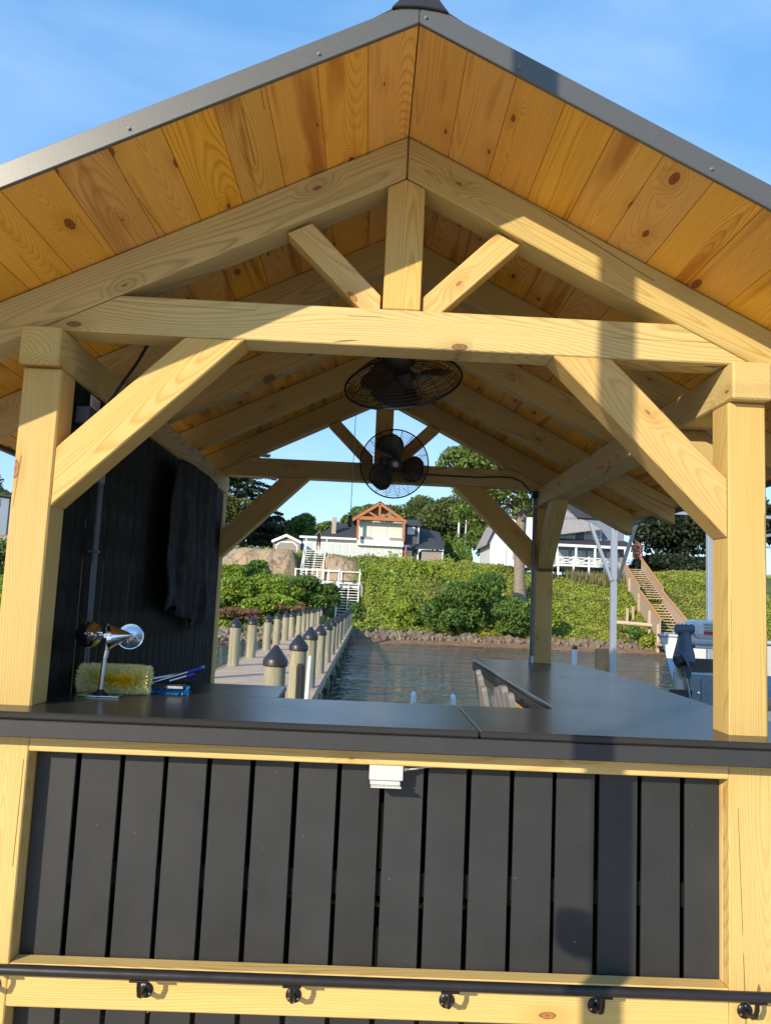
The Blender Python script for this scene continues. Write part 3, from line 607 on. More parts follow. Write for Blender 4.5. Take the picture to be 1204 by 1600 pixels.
# ---------------------------------------------------------------- things on the counter
sp = thing('bird_spinner', 'chrome cup spinner on a stand beside the yellow brush', 'spinner', (-1.09, .31, 0))
box('base_plate', -1.170, -1.010, .285, .345, .0008, .006, 'chrome', sp, .0015)
latheo('socket', [(.032, 0), (.030, .004), (.014, .016), (.012, .022), (0, .022)], 'blackplastic', sp, 20, Matrix.Translation((-1.09, .315, .006)))
tubeo('stem', [(-1.09, .315, .02), (-1.084, .315, .155)], .0095, 'steel', sp, 14); tubeo('joint', [(-1.084, .315, .150), (-1.080, .315, .175)], .0125, 'chrome', sp, 14)
tubeo('upper_stem', [(-1.081, .315, .17), (-1.075, .315, .225)], .0105, 'steel', sp, 14); box('hub', -1.092, -1.056, .300, .330, .222, .244, 'chrome', sp, .004)
hub = V((-1.074, .315, .234))
for a, tip in ((R(190), 1), (R(20), 1), (R(-62), 1)):
    d = V((math.cos(a), math.sin(a), .03)); e = hub+d*.078; tubeo('arm', [hub, e], .004, 'chrome', sp, 8)
    tdir = V((-math.sin(a), math.cos(a), .1)).normalized()
    Mx = Matrix.Translation(e+tdir*.0) @ tdir.to_track_quat('Z', 'Y').to_matrix().to_4x4()
    c = latheo('cup', [(.0, .075), (.004, .072), (.050, -.015), (.051, -.017), (.048, -.016), (.003, .066), (0, .068)], 'chrome', sp, 24, Mx)
yb_ = thing('wash_brush', 'fluffy pale yellow flow-through wash brush lying on the counter', 'brush', (-1.06, .44, 0))
def bristles(name, cx, cy, cz, lx, ly, lz, n, mat, parent, blen):
    th = rng.uniform(0, 2*math.pi, n); u = rng.uniform(-1, 1, n)
    base = np.stack([cx+u*lx, cy+np.cos(th)*ly*.55, cz+np.sin(th)*lz*.55], 1)
    d = np.stack([u**5*.8, np.cos(th), np.sin(th)], 1)+rng.normal(size=(n, 3))*.16; d /= np.linalg.norm(d, axis=1, keepdims=True)
    ln = blen*rng.uniform(.75, 1.1, n)[:, None]; c = base+d*ln*.5; c[:, 2] = np.maximum(c[:, 2], .004)
    side = np.cross(d, unit(n)); side /= np.linalg.norm(side, axis=1, keepdims=True)
    return tag(quads(name, c, d*ln*.5, side*.0055, mat, parent), kind='stuff')
prism('block', [(-1.17, .42, .035), (-.965, .42, .035), (-.965, .42, .075), (-1.17, .42, .075)], (0, .05, 0), (1, 0, 0), 'yellowcore', yb_, .008)
bristles('bristles', -1.075, .440, .054, .128, .062, .066, 11000, 'yellowbr', yb_, .028)
bristles('core_bristles', -1.055, .392, .056, .07, .010, .014, 900, 'yellowcore', yb_, .020)
bl = thing('deck_brush', 'blue deck brush with dark head lying right of the yellow brush', 'brush', (-.85, .50, 0))
prism('head', [(-.935, .47, .020), (-.805, .47, .020), (-.805, .47, .036), (-.935, .47, .036)], (0, .06, 0), (1, 0, 0), 'ink', bl, .003); box('metal_strip', -.868, -.806, .463, .4685, .024, .034, 'steel', bl, .001)
bristles('bristles', -.868, .498, .012, .072, .03, .008, 1500, 'bluebr', bl, .020)
ph = thing('brush_poles', 'bundle of silver poles with dark blue grips behind the blue brush', 'poles', (-.85, .56, 0))
for i, (a, b) in enumerate((((-.95, .55, .052), (-.80, .62, .082)), ((-.95, .56, .036), (-.765, .60, .098)), ((-.88, .54, .046), (-.79, .565, .075)))):
    p = tubeo('pole', [a, b], .0075, 'steel', ph, 10); A = V(a); B = V(b); tubeo('grip', [A.lerp(B, .72), B+(B-A)*.08], .0115, 'blueplastic', p, 10)
cl = tubeo('cleaning_cloth', [(-1.05, .62, .01), (-1.0, .63, .02), (-.96, .64, .012)], [.02, .03, .015], plain('teal_cloth', (.03, .25, .30), .9)); tag(cl, 'bit of teal cloth behind the yellow brush', 'cloth')

# ---------------------------------------------------------------- chairs inside the bar
def make_chair(label, loc, rz):
    t = thing('bar_chair', label, 'chair', loc, 'grey slatted bar chairs', (0, 0, rz)); mt = 'chairgrey'
    # chair faces +x, back on the -x side; floor at z = 0 of the chair
    hts = (1.10, 1.155, 1.175, 1.155, 1.10)
    for i, h in enumerate(hts):
        yc = (i-2)*.104; w2 = .049; top = [(w2, h-.022), (w2*.9, h-.007), (w2*.68, h), (-w2*.68, h), (-w2*.9, h-.007), (-w2, h-.022)]
        pts = [(w2*.8, .66)]+[(a, b) for a, b in top]+[(-w2*.8, .66)]
        poly = [V((-.20-(z-.66)*.22, yc+yy+(yc*.25*(z-.66)), z)) for yy, z in pts]
        bm = bmesh.new(); a_ = [bm.verts.new(p) for p in poly]; b_ = [bm.verts.new(p+V((.028, 0, .006))) for p in poly]; n = len(poly); bm.faces.new(a_[::-1]); bm.faces.new(b_)
        for k in range(n): bm.faces.new((a_[k], a_[(k+1) % n], b_[(k+1) % n], b_[k]))
        bmesh.ops.recalc_face_normals(bm, faces=bm.faces); from_bm('back_slat', bm, mt, t, True)
    for i in range(5): box('seat_slat', -.2+.09*i, -.2+.09*i+.08, -.25, .25, .655, .675, mt, t, .004, True)
    for sy in (-1, 1):
        box('arm', -.26, .24, sy*.29-.05, sy*.29+.05, .865, .885, mt, t, .006, True)
        for xx in (-.20, .18): box('leg', xx-.03, xx+.03, sy*.262-.018, sy*.262+.018, 0, .864 if xx > 0 else .864, mt, t, .004, True)
        box('side_rail', -.169, .149, sy*.262-.012, sy*.262+.012, .22, .28, mt, t, .003, True)
    box('back_rail', -.276, -.252, -.27, .27, .80, .86, mt, t, .003, True); box('foot_rest', .18, .209, -.243, .243, .22, .28, mt, t, .003, True)
    return t
make_chair('grey slatted bar chair nearest the front counter, back to the water side', (.905, 1.12, DECK+.001), R(3))
make_chair('grey slatted bar chair further back beside the right counter wing', (.915, 2.02, DECK+.001), R(-4))

# tall timber post behind the photographer: throws the stripe of shade on the bar
tp = thing('dock_post', 'tall square dock post standing just behind the camera', 'post', (-.838, -2.22, DECK))
beam('post_shaft', (-.838, -2.22, DECK+.001), (-.838, -2.22, 3.9), .115, .115, 'pine', tp, side=(.80, -.6, 0))
box('meter_box', -1.02, -.90, -2.29, -2.17, .335, .475, 'lightgrey', tp, .035)

# ================================================================= PIER
pier = thing('pier', 'long narrow plank pier leading from the dock to the shore stairs', 'pier', (-1.99, 28, DECK))
bm = bmesh.new(); y = 5.42
while y < 52.4:
    dz = random.uniform(-.002, .002); abox(bm, -3.10, -.90, y, y+.138, DECK-.035+dz, DECK+dz); y += .144
tag(from_bm('planks', bm, 'pierboard', pier), kind='stuff')
for xx in (-2.78, -1.22): beam('stringer', (xx, 5.42, DECK-.165), (xx, 52.4, DECK-.165), .09, .24, 'oldpile', pier, side=(1, 0, 0), bevel=0)
beam('edge_board', (-.875, 5.42, DECK-.10), (-.875, 52.4, DECK-.10), .04, .22, 'pierboard', pier, side=(1, 0, 0), bevel=0)
beam('edge_board', (-3.125, 5.42, DECK-.10), (-3.125, 52.4, DECK-.10), .04, .22, 'pierboard', pier, side=(1, 0, 0), bevel=0)
def make_pile(x, y, label, tip=-.09, r=.122, group='capped pilings along the pier', capped=True):
    t = thing('pier_piling', label, 'piling', (x, y, WATER-1.5), group)
    sh = latheo('shaft', [(r*1.06, 0), (r*1.03, 1.2), (r*1.0, 2.2), (r*.985, tip-.17-(WATER-1.5)), (0, tip-.17-(WATER-1.5))], 'pile', t, 18, None, True)
    if capped:
        cz = tip-(WATER-1.5); latheo('cap', [(r*1.02, cz-.235), (r*1.13, cz-.225), (r*1.13, cz-.165), (r*1.06, cz-.15), (.02, cz-.005), (0, cz)], 'cap', t, 24, None, True)
    return t
RY = [6.09, 8.75, 11.5, 14.36, 17.4] + [20.35+2.95*k for k in range(11)]
LYs = [9.6, 12.4] + [15.3, 17.9, 21.1] + [24.0+2.8*k for k in range(11)]
proto = None
def place_pile(x, y, label, tip):
    global proto
    if proto is None: proto = make_pile(x, y, label); o = proto
    else: o = copy_tree(proto); o.location = (x, y, WATER-1.5)
    o['label'] = label; o.location.z += tip; o.rotation_euler = (random.uniform(-.006, .006), random.uniform(-.006, .006), random.uniform(0, 6.28)); return o
for i, y in enumerate(RY): place_pile(-1.03+random.uniform(-.015, .015) if i > 0 else -1.05, y, f'black-capped piling in the right row of the pier, {ORD[i]} from the pavilion', random.uniform(-.03, .02) if i != 0 else -.02)
for i, y in enumerate(LYs): place_pile(-2.98+random.uniform(-.03, .03), y, f'black-capped piling in the left row of the pier, {ORD[i]} from the pavilion', random.uniform(-.03, .04))
for i, y in enumerate(RY):
    beam('cross_cap', (-3.12, y-.17, DECK-.36), (-.80, y-.17, DECK-.36), .09, .14, 'oldpile', pier, side=(0, 1, 0), bevel=0)
    box('bolt_block', -.90, -.78, y+.24, y+.36, DECK-.34, DECK-.12, 'pile', pier)
bp = thing('dock_bumper', 'black rubber bumper strip with a white pole on the second pier piling', 'bumper', (-.92, 8.5, -1.2))
box('rubber_strip', -1.0, -.90, 8.42, 8.60, -1.9, -.50, 'blackplastic', bp, .02); tubeo('white_pole', [(-.845, 8.40, -1.9), (-.83, 8.40, -.90), (-.82, 8.44, -.38)], [.035, .033, .022], 'white', bp, 10)

# white shore stairs with landing
ws = thing('white_stairs', 'white shore stairs with landing climbing from the pier to the bluff top', 'stairs', (-2.5, 56, DECK))
def flight(x, y0, z0, y1, z1, wd, n, par, rail=1.0):
    for sx in (-wd/2, 0, wd/2): beam('stringer', (x+sx, y0, z0), (x+sx, y1, z1), .05, .26, 'white', par, side=(1, 0, 0), bevel=0)
    for k in range(n):
        u = (k+.5)/n; y = y0+(y1-y0)*u; z = z0+(z1-z0)*u+.10
        beam('tread', (x-wd/2+.027, y, z), (x+wd/2-.027, y, z), .27, .04, 'white', par, side=(0, 1, 0), bevel=0)
    for sx in (-wd/2-.03, wd/2+.03):
        beam('hand_rail', (x+sx, y0, z0+rail+.15), (x+sx, y1, z1+rail+.1), .07, .07, 'white', par, side=(1, 0, 0), bevel=0)
        for u in (.02, .5, .98):
            p = V((x+sx, y0+(y1-y0)*u, z0+(z1-z0)*u)); beam('baluster_post', p-V((0, 0, .1)), p+V((0, 0, rail+.08)), .08, .08, 'white', par, side=(1, 0, 0), bevel=0)
LZ = 1.62; xs1 = at(543, 930, 54.3).x; xs2 = at(490, 885, 60).x
flight(xs1, 52.4, DECK, 56.6, LZ, 1.45, 14, ws)
flight(xs2, 58.1, LZ, 61.9, 4.30, 1.6, 14, ws)
xl0, xl1 = xs2-1.1, xs1+.85
for k in range(10): box('landing_board', xl0, xl1, 56.6+k*.15, 56.742+k*.15, LZ-.05, LZ, 'white', ws)
beam('landing_beam', (xl0, 56.6, LZ-.18), (xl1, 56.6, LZ-.18), .08, .24, 'white', ws, side=(0, 1, 0), bevel=0)
for z in (LZ+.95, LZ+.12):
    beam('landing_rail', (xl0, 56.6, z), (xs1-.75, 56.6, z), .07, .07, 'white', ws, side=(0, 1, 0), bevel=0)
    beam('landing_rail', (xl0, 56.63, z), (xl0, 58.1, z), .07, .07, 'white', ws, side=(1, 0, 0), bevel=0); beam('landing_rail', (xl1, 56.6, z), (xl1, 58.1, z), .07, .07, 'white', ws, side=(1, 0, 0), bevel=0); beam('landing_rail', (xs2+.9, 58.1, z), (xl1, 58.1, z), .07, .07, 'white', ws, side=(0, 1, 0), bevel=0)
for xx in np.linspace(xl0, xs1-.75, 5): beam('landing_post', (xx, 56.62, LZ), (xx, 56.62, LZ+1.02), .1, .1, 'white', ws, side=(1, 0, 0), bevel=0)
for xx in (xs2+.9, (xs2+xl1)/2+.4, xl1): beam('landing_post', (xx, 58.1, LZ), (xx, 58.1, LZ+1.02), .1, .1, 'white', ws, side=(1, 0, 0), bevel=0)
for (xx, yy, nm) in ((xs1-1.05, 55.2, 'left'), (xs1+1.0, 55.6, 'right')):
    o = make_pile(xx, yy, f'bare timber piling standing on the {nm} of the lower white stairs', tip=LZ+.35, r=.13, group='bare pilings beside the stairs', capped=False)
for xx, yy in ((xl0+.1, 56.7), (xl0+.1, 57.9), (xs2+.9, 57.9)): beam('landing_leg', (xx, yy, height(xx, yy)-.5), (xx, yy, LZ-.06), .12, .12, 'white', ws, side=(1, 0, 0), bevel=0)

# ================================================================= HOUSES
def part(name, x0, x1, y0, y1, z0, z1, mat, par): return box(name, min(x0, x1), max(x0, x1), y0, y1, min(z0, z1), max(z0, z1), mat, par)
M['glass'] = plain('window_glass', (.30, .36, .36), .08, var=.3, nscale=.8); M['paleglass'] = plain('pale_glass', (.56, .60, .59), .45, var=.12, nscale=.5); M['creamglass'] = plain('cream_blind', (.62, .64, .55), .3, var=.1, nscale=.4)  # cream panes are simply a pale base colour
M['shingle'] = plain('shingle_dark', (.045, .045, .05), .85, var=.35, nscale=5, bump=.6, bscale=8); M['shinglegrey'] = plain('shingle_grey', (.30, .28, .27), .85, var=.3, nscale=6, bump=.6, bscale=8)
M['siding_dark'] = plain('siding_dark', (.075, .075, .082), .7, var=.1); M['siding_tan'] = plain('siding_taupe', (.30, .26, .24), .7, var=.08); M['siding_blue'] = plain('siding_blue', (.20, .25, .33), .7, var=.08)
M['cedar'] = plain('cedar_beam', (.42, .15, .045), .6, var=.15); M['brick'] = plain('chimney_stone', (.40, .33, .28), .8, var=.3, nscale=8); M['siding_pale'] = plain('siding_pale', (.66, .67, .70), .6, var=.06)
M['pinkfab'] = plain('pink_fabric', (.62, .03, .16), .7)
def roofpanel(name, pts, th, mat, par): return prism(name, pts, (0, 0, th), (1, 0, 0), mat, par, 0)
YH = 82.0; HZ = 4.2
hs = thing('bluff_house', 'white lakeside house with cedar-trimmed gable and dark shingled roofs', 'house', at(570, 868, YH))
def P(px, py, Y=YH): return at(px, py, Y)
xA = P(473, 850).x; xB = P(558, 850).x; xC = P(629, 850).x; zE = P(520, 842).z; zU = P(590, 847).z; zW = P(590, 812).z
part('wall', xA, xC, YH+.2, YH+9, HZ-.3, zE, 'white', hs)
n = 13
for k in range(n):
    a = xA+.35+(xC-xA-.6)*k/n; b = a+(xC-xA-.6)/n*.74; wv = part('window', a-.06, b+.06, YH+.13, YH+.21, HZ+.02, zE-.40, 'white', hs); part('pane', a, b, YH+.11, YH+.135, HZ+.08, zE-.46, 'paleglass', wv)
part('eave_board', xA-.35, xB, YH-.45, YH+.15, zE-.05, zE+.16, 'white', hs)
part('wall', xB, xC, YH+.0, YH+9, zE-.1, zW+.1, 'white', hs)
part('balcony_band', xB-.05, xC+.05, YH-.35, YH-.01, zU-.42, zU+.20, 'white', hs)
for k, (u0, u1) in enumerate(((.05, .30), (.34, .48), (.50, .64), (.70, .96))):
    a = xB+(xC-xB)*u0; b = xB+(xC-xB)*u1; wv = part('window', a-.05, b+.05, YH-.05, YH+.01, zU+.28 if k in (1, 2) else zU+.55, zW-.12, 'white', hs)
    part('pane', a, b, YH-.07, YH-.045, zU+.34 if k in (1, 2) else zU+.62, zW-.18, 'creamglass', wv)
    if k in (0, 3): part('mullion', a, b, YH-.09, YH-.071, (zU+zW)/2+.5, (zU+zW)/2+.56, 'white', wv); part('mullion', (a+b)/2-.03, (a+b)/2+.03, YH-.09, YH-.071, zU+.62, zW-.18, 'white', wv); part('planter', a, b, YH-.33, YH-.095, zU+.22, zU+.5, 'siding_tan', hs)
gx = P(593.5, 786).x; gz = P(593.5, 787).z; gl = P(552, 812); gr = P(635, 816); zg = (gl.z+gr.z)/2
hw = (gr.x-gl.x)/2
for s_, e in ((-1, gx-hw), (1, gx+hw)):
    rf = roofpanel('roof', [(gx, YH-1.2, gz), (gx, YH+8, gz), (e, YH+8, zg), (e, YH-1.2, zg)], .14, 'shingle', hs)
    beam('gable_rafter', (gx, YH-1.15, gz-.14), (e, YH-1.15, zg-.14), .22, .30, 'cedar', hs, side=(0, 1, 0), bevel=0)
    beam('gable_strut', (gx+s_*.15, YH-1.1, zg+.25), (gx+s_*hw*.45, YH-1.1, zg+(gz-zg)*.46), .16, .18, 'cedar', hs, side=(0, 1, 0), bevel=0)
    xx = (xB if s_ < 0 else xC); part('porch_post', xx-.12, xx+.12, YH-1.15, YH-.93, zU+.1, zg-.1, 'cedar', hs)
part('gable_tie', gx-hw*.93, gx+hw*.93, YH-1.2, YH-1.0, zg-.06, zg+.30, 'cedar', hs); part('gable_king_post', gx-.12, gx+.12, YH-1.24, YH-1.02, zg+.301, gz-.2, 'cedar', hs)
prism('gable_wall', [(gx-hw*.93, YH-.2, zg), (gx+hw*.93, YH-.2, zg), (gx, YH-.2, gz-.15)], (0, .2, 0), (1, 0, 0), 'siding_tan', hs, 0)
rl = roofpanel('roof', [(P(500, 839).x, YH-.3, zE+.18), (xB-.02, YH-.3, zE+.18), (xB-.02, YH+5, P(540, 817).z+.3), (P(521, 817).x, YH+5, P(540, 817).z+.3)], .12, 'shingle', hs)
roofpanel('roof', [(xA-.3, YH-.4, zE+.165), (P(503, 839).x, YH-.4, zE+.165), (P(523, 817).x, YH+4.5, zE+.8), (xA+.4, YH+4.5, zE+.55)], .05, 'shingle', hs)
c0 = P(517, 838); c1 = P(525, 812); part('chimney', c0.x, c1.x, YH+.6, YH+1.5, zE+.1, c1.z+.35, 'brick', hs)
xD = P(655, 850).x; zR = P(640, 820).z; xE2 = P(695, 850).x
part('wall', xC+.01, xD, YH+1.5, YH+8, HZ-.2, zR, 'siding_dark', hs)
roofpanel('roof', [(xC-.1, YH+1.2, zR), (xD+.3, YH+1.2, zR), (xD+.1, YH+5, zR+.95), (xC-.1, YH+5, zR+.95)], .12, 'shingle', hs)
wv = part('window', P(636.5, 850).x, P(648, 850).x, YH+1.42, YH+1.51, P(640, 833).z, P(640, 821.5).z, 'white', hs); part('pane', P(638.5, 850).x, P(646, 850).x, YH+1.40, YH+1.425, P(640, 831).z, P(640, 823.5).z, 'creamglass', wv)
part('corner_board', xD-.12, xD+.02, YH+1.45, YH+1.6, HZ, zR, 'white', hs); part('band_board', xC, xD, YH+1.44, YH+1.5, P(640, 854).z, P(640, 850).z, 'white', hs)
roofpanel('roof', [(xD-1.0, YH+.5, P(675, 858.5).z), (xE2, YH+.5, P(690, 858.5).z), (xE2-.1, YH+6, P(690, 832).z+.45), (xD+.02, YH+6, P(660, 824).z+.45)], .12, 'shingle', hs)
part('wall', P(660, 850).x, P(693, 850).x, YH+1.0, YH+6, HZ-.3, P(675, 858.5).z-.02, 'siding_tan', hs); part('corner_board', P(692, 850).x, P(693.8, 850).x, YH+.95, YH+1.05, HZ-.3, P(675, 859).z, 'white', hs)
wv = part('door', P(638.5, 850).x, P(645, 850).x, YH+1.40, YH+1.51, HZ, P(640, 859).z, 'white', hs)
for k in range(5):
    o = latheo('planter_urn', [(.10, 0), (.20, .06), (.24, .28), (.12, .34), (.07, .55), (.10, .95), (.0, .98)], 'white', None, 10); o.location = (P(575+k*12.5, 868).x, YH-2.5, HZ-.05); tag(o, f'white pedestal urn on the house terrace, {ORD[k]} from the left', 'urn', 'white urns on the terrace')
um = thing('closed_parasol', 'closed deep pink parasol standing on the house terrace', 'parasol', (P(633.5, 869, 78).x, 78, HZ-.1))
u0 = V(um.location); latheo('canopy', [(.10, .35), (.22, .5), (.20, 1.0), (.16, 1.5), (.10, 1.85), (.03, 2.0), (0, 2.02)], 'pinkfab', um, 12, Matrix.Translation(u0)); tubeo('pole', [u0, u0+V((0, 0, 2.1))], .03, 'white', um, 8); latheo('foot', [(.3, 0), (.3, .08), (.05, .1), (0, .1)], 'siding_dark', um, 14, Matrix.Translation(u0))
# small garage
YG = 80.0; ga = thing('garage', 'small taupe garage with white-trimmed gable and clipped-corner door', 'garage', at(448, 858, YG))
g0 = at(425, 846, YG); g1 = at(471, 847, YG); gp = at(448, 836, YG); gzE = (g0.z+g1.z)/2
part('wall', g0.x+.15, g1.x-.15, YG, YG+6, HZ-.1, gzE, 'siding_tan', ga); prism('gable_wall', [(g0.x+.15, YG, gzE+.001), (g1.x-.15, YG, gzE+.001), (gp.x, YG, gp.z-.05)], (0, .2, 0), (1, 0, 0), 'siding_tan', ga, 0)
for e in (g0, g1):
    roofpanel('roof', [(gp.x, YG-.3, gp.z), (gp.x, YG+6.3, gp.z), (e.x, YG+6.3, gzE), (e.x, YG-.3, gzE)], .1, 'siding_pale', ga); beam('rake_board', (gp.x, YG-.32, gp.z-.08), (e.x, YG-.32, gzE-.08), .06, .22, 'white', ga, side=(0, 1, 0), bevel=0)
dw = (g1.x-g0.x)*.33; dc = gp.x+.05; zt_ = gzE+.05
prism('door_trim', [(dc-dw-.15, YG-.05, HZ-.1), (dc-dw-.15, YG-.05, zt_-.42), (dc-dw+.3, YG-.05, zt_), (dc+dw-.3, YG-.05, zt_), (dc+dw+.15, YG-.05, zt_-.42), (dc+dw+.15, YG-.05, HZ-.1)], (0, .049, 0), (1, 0, 0), 'white', ga, 0)
dr = prism('door', [(dc-dw, YG-.08, HZ-.1), (dc-dw, YG-.08, zt_-.47), (dc-dw+.38, YG-.08, zt_-.14), (dc+dw-.38, YG-.08, zt_-.14), (dc+dw, YG-.08, zt_-.47), (dc+dw, YG-.08, HZ-.1)], (0, .028, 0), (1, 0, 0), 'siding_tan', ga, 0)
for k in range(1, 4): box('panel_groove', dc-dw+.02, dc+dw-.02, YG-.088, YG-.081, HZ+.38*k, HZ+.38*k+.03, 'siding_dark', dr)
# blue-grey house with a deck
Y2 = 78.0; Q = lambda px, py: at(px, py, Y2)
h2 = thing('blue_house', 'blue-grey two-storey house with white deck railing above the right bank', 'house', Q(900, 890))
b0, b1 = Q(868, 850).x, Q(985, 850).x; zt2 = Q(930, 812).z; zp = Q(930, 850).z; zd = Q(920, 884).z
part('wall', b0, b1, Y2+2.2, Y2+10, zd-.3, zt2+.4, 'siding_blue', h2)
for cx_ in (934.5, 892):
    wv = part('window', Q(cx_-14, 850).x, Q(cx_+14, 850).x, Y2+2.08, Y2+2.21, Q(930, 845).z+.1, Q(930, 825.5).z, 'white', h2)
    for s_ in (-1, 1): pn = part('pane', Q(cx_+s_*6.3-5.3, 850).x, Q(cx_+s_*6.3+5.3, 850).x, Y2+2.05, Y2+2.085, Q(930, 843).z+.1, Q(930, 827).z, 'glass', wv); 
    part('mullion', Q(cx_-12, 850).x, Q(cx_+12, 850).x, Y2+2.03, Y2+2.049, Q(930, 835.4).z, Q(930, 834.4).z+.01, 'white', wv)
roofpanel('porch_roof', [(b0-.4, Y2-.2, zp-.25), (b1+.6, Y2-.2, zp-.25), (b1+.1, Y2+2.3, zp+.55), (b0-.2, Y2+2.3, zp+.55)], .12, 'shingle', h2); part('porch_fascia', b0-.4, b1+.6, Y2-.26, Y2-.2, zp-.42, zp-.16, 'white', h2)
for xx in np.linspace(b0+.1, b1+.2, 5): part('porch_column', xx-.09, xx+.09, Y2-.15, Y2+.03, zd, zp-.3, 'white', h2)
for u0_, u1_ in ((.10, .22), (.30, .45), (.52, .70), (.78, .92)):
    a = b0+(b1-b0)*u0_; b = b0+(b1-b0)*u1_; wv = part('window', a-.08, b+.08, Y2+2.1, Y2+2.2, zd+.1, zp-.6, 'siding_pale', h2); part('pane', a, b, Y2+2.07, Y2+2.105, zd+.2, zp-.7, 'glass', wv)
d0, d1 = Q(862, 880).x, Q(978, 880).x
part('deck_floor', d0, d1, Y2-2.6, Y2+2.1, zd-.28, zd-.1, 'white', h2)
for z in (zd+.55, zd+.02): part('deck_rail', d0, d1, Y2-2.62, Y2-2.54, z, z+.09, 'white', h2)
npan = 5
for k in range(npan+1):
    xx = d0+(d1-d0)*k/npan; part('deck_post', xx-.08, xx+.08, Y2-2.66, Y2-2.5, zd-1.4, zd+.72, 'white', h2)
    if k < npan:
        xn = d0+(d1-d0)*(k+1)/npan
        for za_, zb_, yy in ((zd+.09, zd+.55, 0), (zd+.55, zd+.09, .05)): beam('deck_cross', (xx+.08, Y2-2.6+yy, za_), (xn-.08, Y2-2.6+yy, zb_), .04, .08, 'white', h2, side=(0, 1, 0), bevel=0)
rp_ = Q(893, 792); r1 = Q(940, 818); r0 = Q(846, 838)
roofpanel('roof', [(r0.x, Y2+.5, r0.z), (r1.x, Y2+.5, r1.z-.6), (r1.x+.3, Y2+6, r1.z+1.6), (r0.x+1.0, Y2+6, rp_.z+1.5)], .12, 'shinglegrey', h2)
roofpanel('roof', [(b0+2.5, Y2+1.8, zt2+.35), (b1+.4, Y2+1.8, zt2+.35), (b1-.8, Y2+6, zt2+2.4), (b0+2, Y2+6, zt2+2.4)], .12, 'shingle', h2)
w0, w1 = Q(766, 878).x, Q(850, 878).x; zz0 = Q(800, 879).z; ap = Q(803, 806)
part('wing_wall', w0, w1, Y2+.6, Y2+8, zz0-.4, Q(800, 850).z, 'siding_pale', h2); prism('wing_gable', [(w0-.2, Y2+.6, Q(800, 850).z+.002), (w1, Y2+.6, Q(800, 850).z+.002), (w1, Y2+.6, ap.z), (ap.x-1.1, Y2+.6, ap.z)], (0, 7, 0), (1, 0, 0), 'siding_pale', h2, 0)
part('wing_door', Q(784, 850).x, Q(792, 850).x, Y2+.5, Y2+.61, zz0-.3, Q(800, 853).z, 'white', h2); part('wing_window', Q(802, 850).x, Q(814, 850).x, Y2+.5, Y2+.61, zz0+.4, Q(800, 855).z, 'glass', h2)
roofpanel('wing_roof', [(w0-.5, Y2+.2, Q(765, 852).z), (ap.x-1.2, Y2+.2, ap.z+.3), (ap.x-1.2, Y2+8, ap.z+.3), (w0-.5, Y2+8, Q(765, 852).z)], .12, 'shinglegrey', h2)
# blue house glimpsed past the left post
Y3 = 66.0; h3 = thing('far_left_house', 'pale blue house glimpsed past the left front post', 'house', at(-30, 830, Y3))
a = at(-90, 830, Y3); b = at(10, 830, Y3); zt3 = at(0, 776, Y3).z; part('wall', a.x, b.x, Y3, Y3+8, at(0, 828, Y3).z-2.5, zt3, 'siding_blue', h3)
roofpanel('roof', [(a.x, Y3-.4, zt3+.5), (b.x+.4, Y3-.4, zt3-.05), (b.x+.4, Y3+8, zt3-.05), (a.x, Y3+8, zt3+.5)], .15, 'shingle', h3); wv = part('window', at(-12, 790, Y3).x, at(0.5, 790, Y3).x, Y3-.06, Y3+.01, at(0, 792, Y3).z, at(0, 779, Y3).z, 'glass', h3)
# utility poles
for nm, px, Yp, top, r in (('pale utility pole rising behind the clipped evergreens', 716, 96, 798, .16), ('thinner utility pole just right of the taller one', 727, 104, 812, .11)):
    b = at(px-2, 870, Yp); t = thing('utility_pole', nm, 'pole', (b.x, Yp, 4.2), 'utility poles'); tubeo('shaft', [(b.x, Yp, 3.9), (b.x+.1, Yp, at(px, top, Yp).z)], [r, r*.75], 'siding_pale', t, 10); zt_ = at(px, top, Yp).z; beam('insulator_bar', (b.x-.3, Yp-.12, zt_-.5), (b.x+.5, Yp-.12, zt_-.5), .08, .08, 'bark', t, bevel=0)

# brown shore stairs on the right
bs = thing('brown_stairs', 'weathered brown plank stairs with solid sides descending the right bank', 'stairs', at(1040, 985, 47))
sa = at(985, 884, 61.5); sb = at(1052, 985, 47.6); sa.z -= .22; sb.z -= .22; wd = 1.6
dirv = (sb-sa); mid = sa.lerp(sb, .53)
side = V((dirv.y, -dirv.x, 0)).normalized()*-1
if side.x < 0: side = -side
for p0, p1 in ((sa, mid+V((0, 0, .0))), (mid-V((0, 0, .25)), sb)):
    for s_, capm in ((-1, 'rail_wood'), (1, 'rail_wood')):
        o_ = side*s_*wd/2
        prism('side_board', [p0+o_+V((0, 0, -.55)), p1+o_+V((0, 0, -.55)), p1+o_+V((0, 0, .80)), p0+o_+V((0, 0, .80))], side*s_*.06, (p1-p0), 'stair_wood', bs, 0)
        beam('rail_cap', p0+o_+V((0, 0, .84)), p1+o_+V((0, 0, .84)), .2, .06, capm, bs, side=side, bevel=0)
nst = 26
for k in range(nst):
    u = (k+.5)/nst; p = sa.lerp(sb, u)-V((0, 0, .25 if u > .53 else 0)); beam('tread', p-side*(wd/2-.005), p+side*(wd/2-.005), .42, .05, 'stair_wood', bs, side=(dirv.x, dirv.y, 0), bevel=0)
for u in (.02, .3, .55, .8, .98):
    p = sa.lerp(sb, u)
    for s_ in (-1, 1): q_ = p+side*s_*(wd/2+.12); beam('stair_post', V((q_.x, q_.y, min(float(height(q_.x, q_.y)), p.z)-.6)), q_+V((0, 0, .45)), .14, .14, 'stair_wood', bs, side=(1, 0, 0), bevel=0)
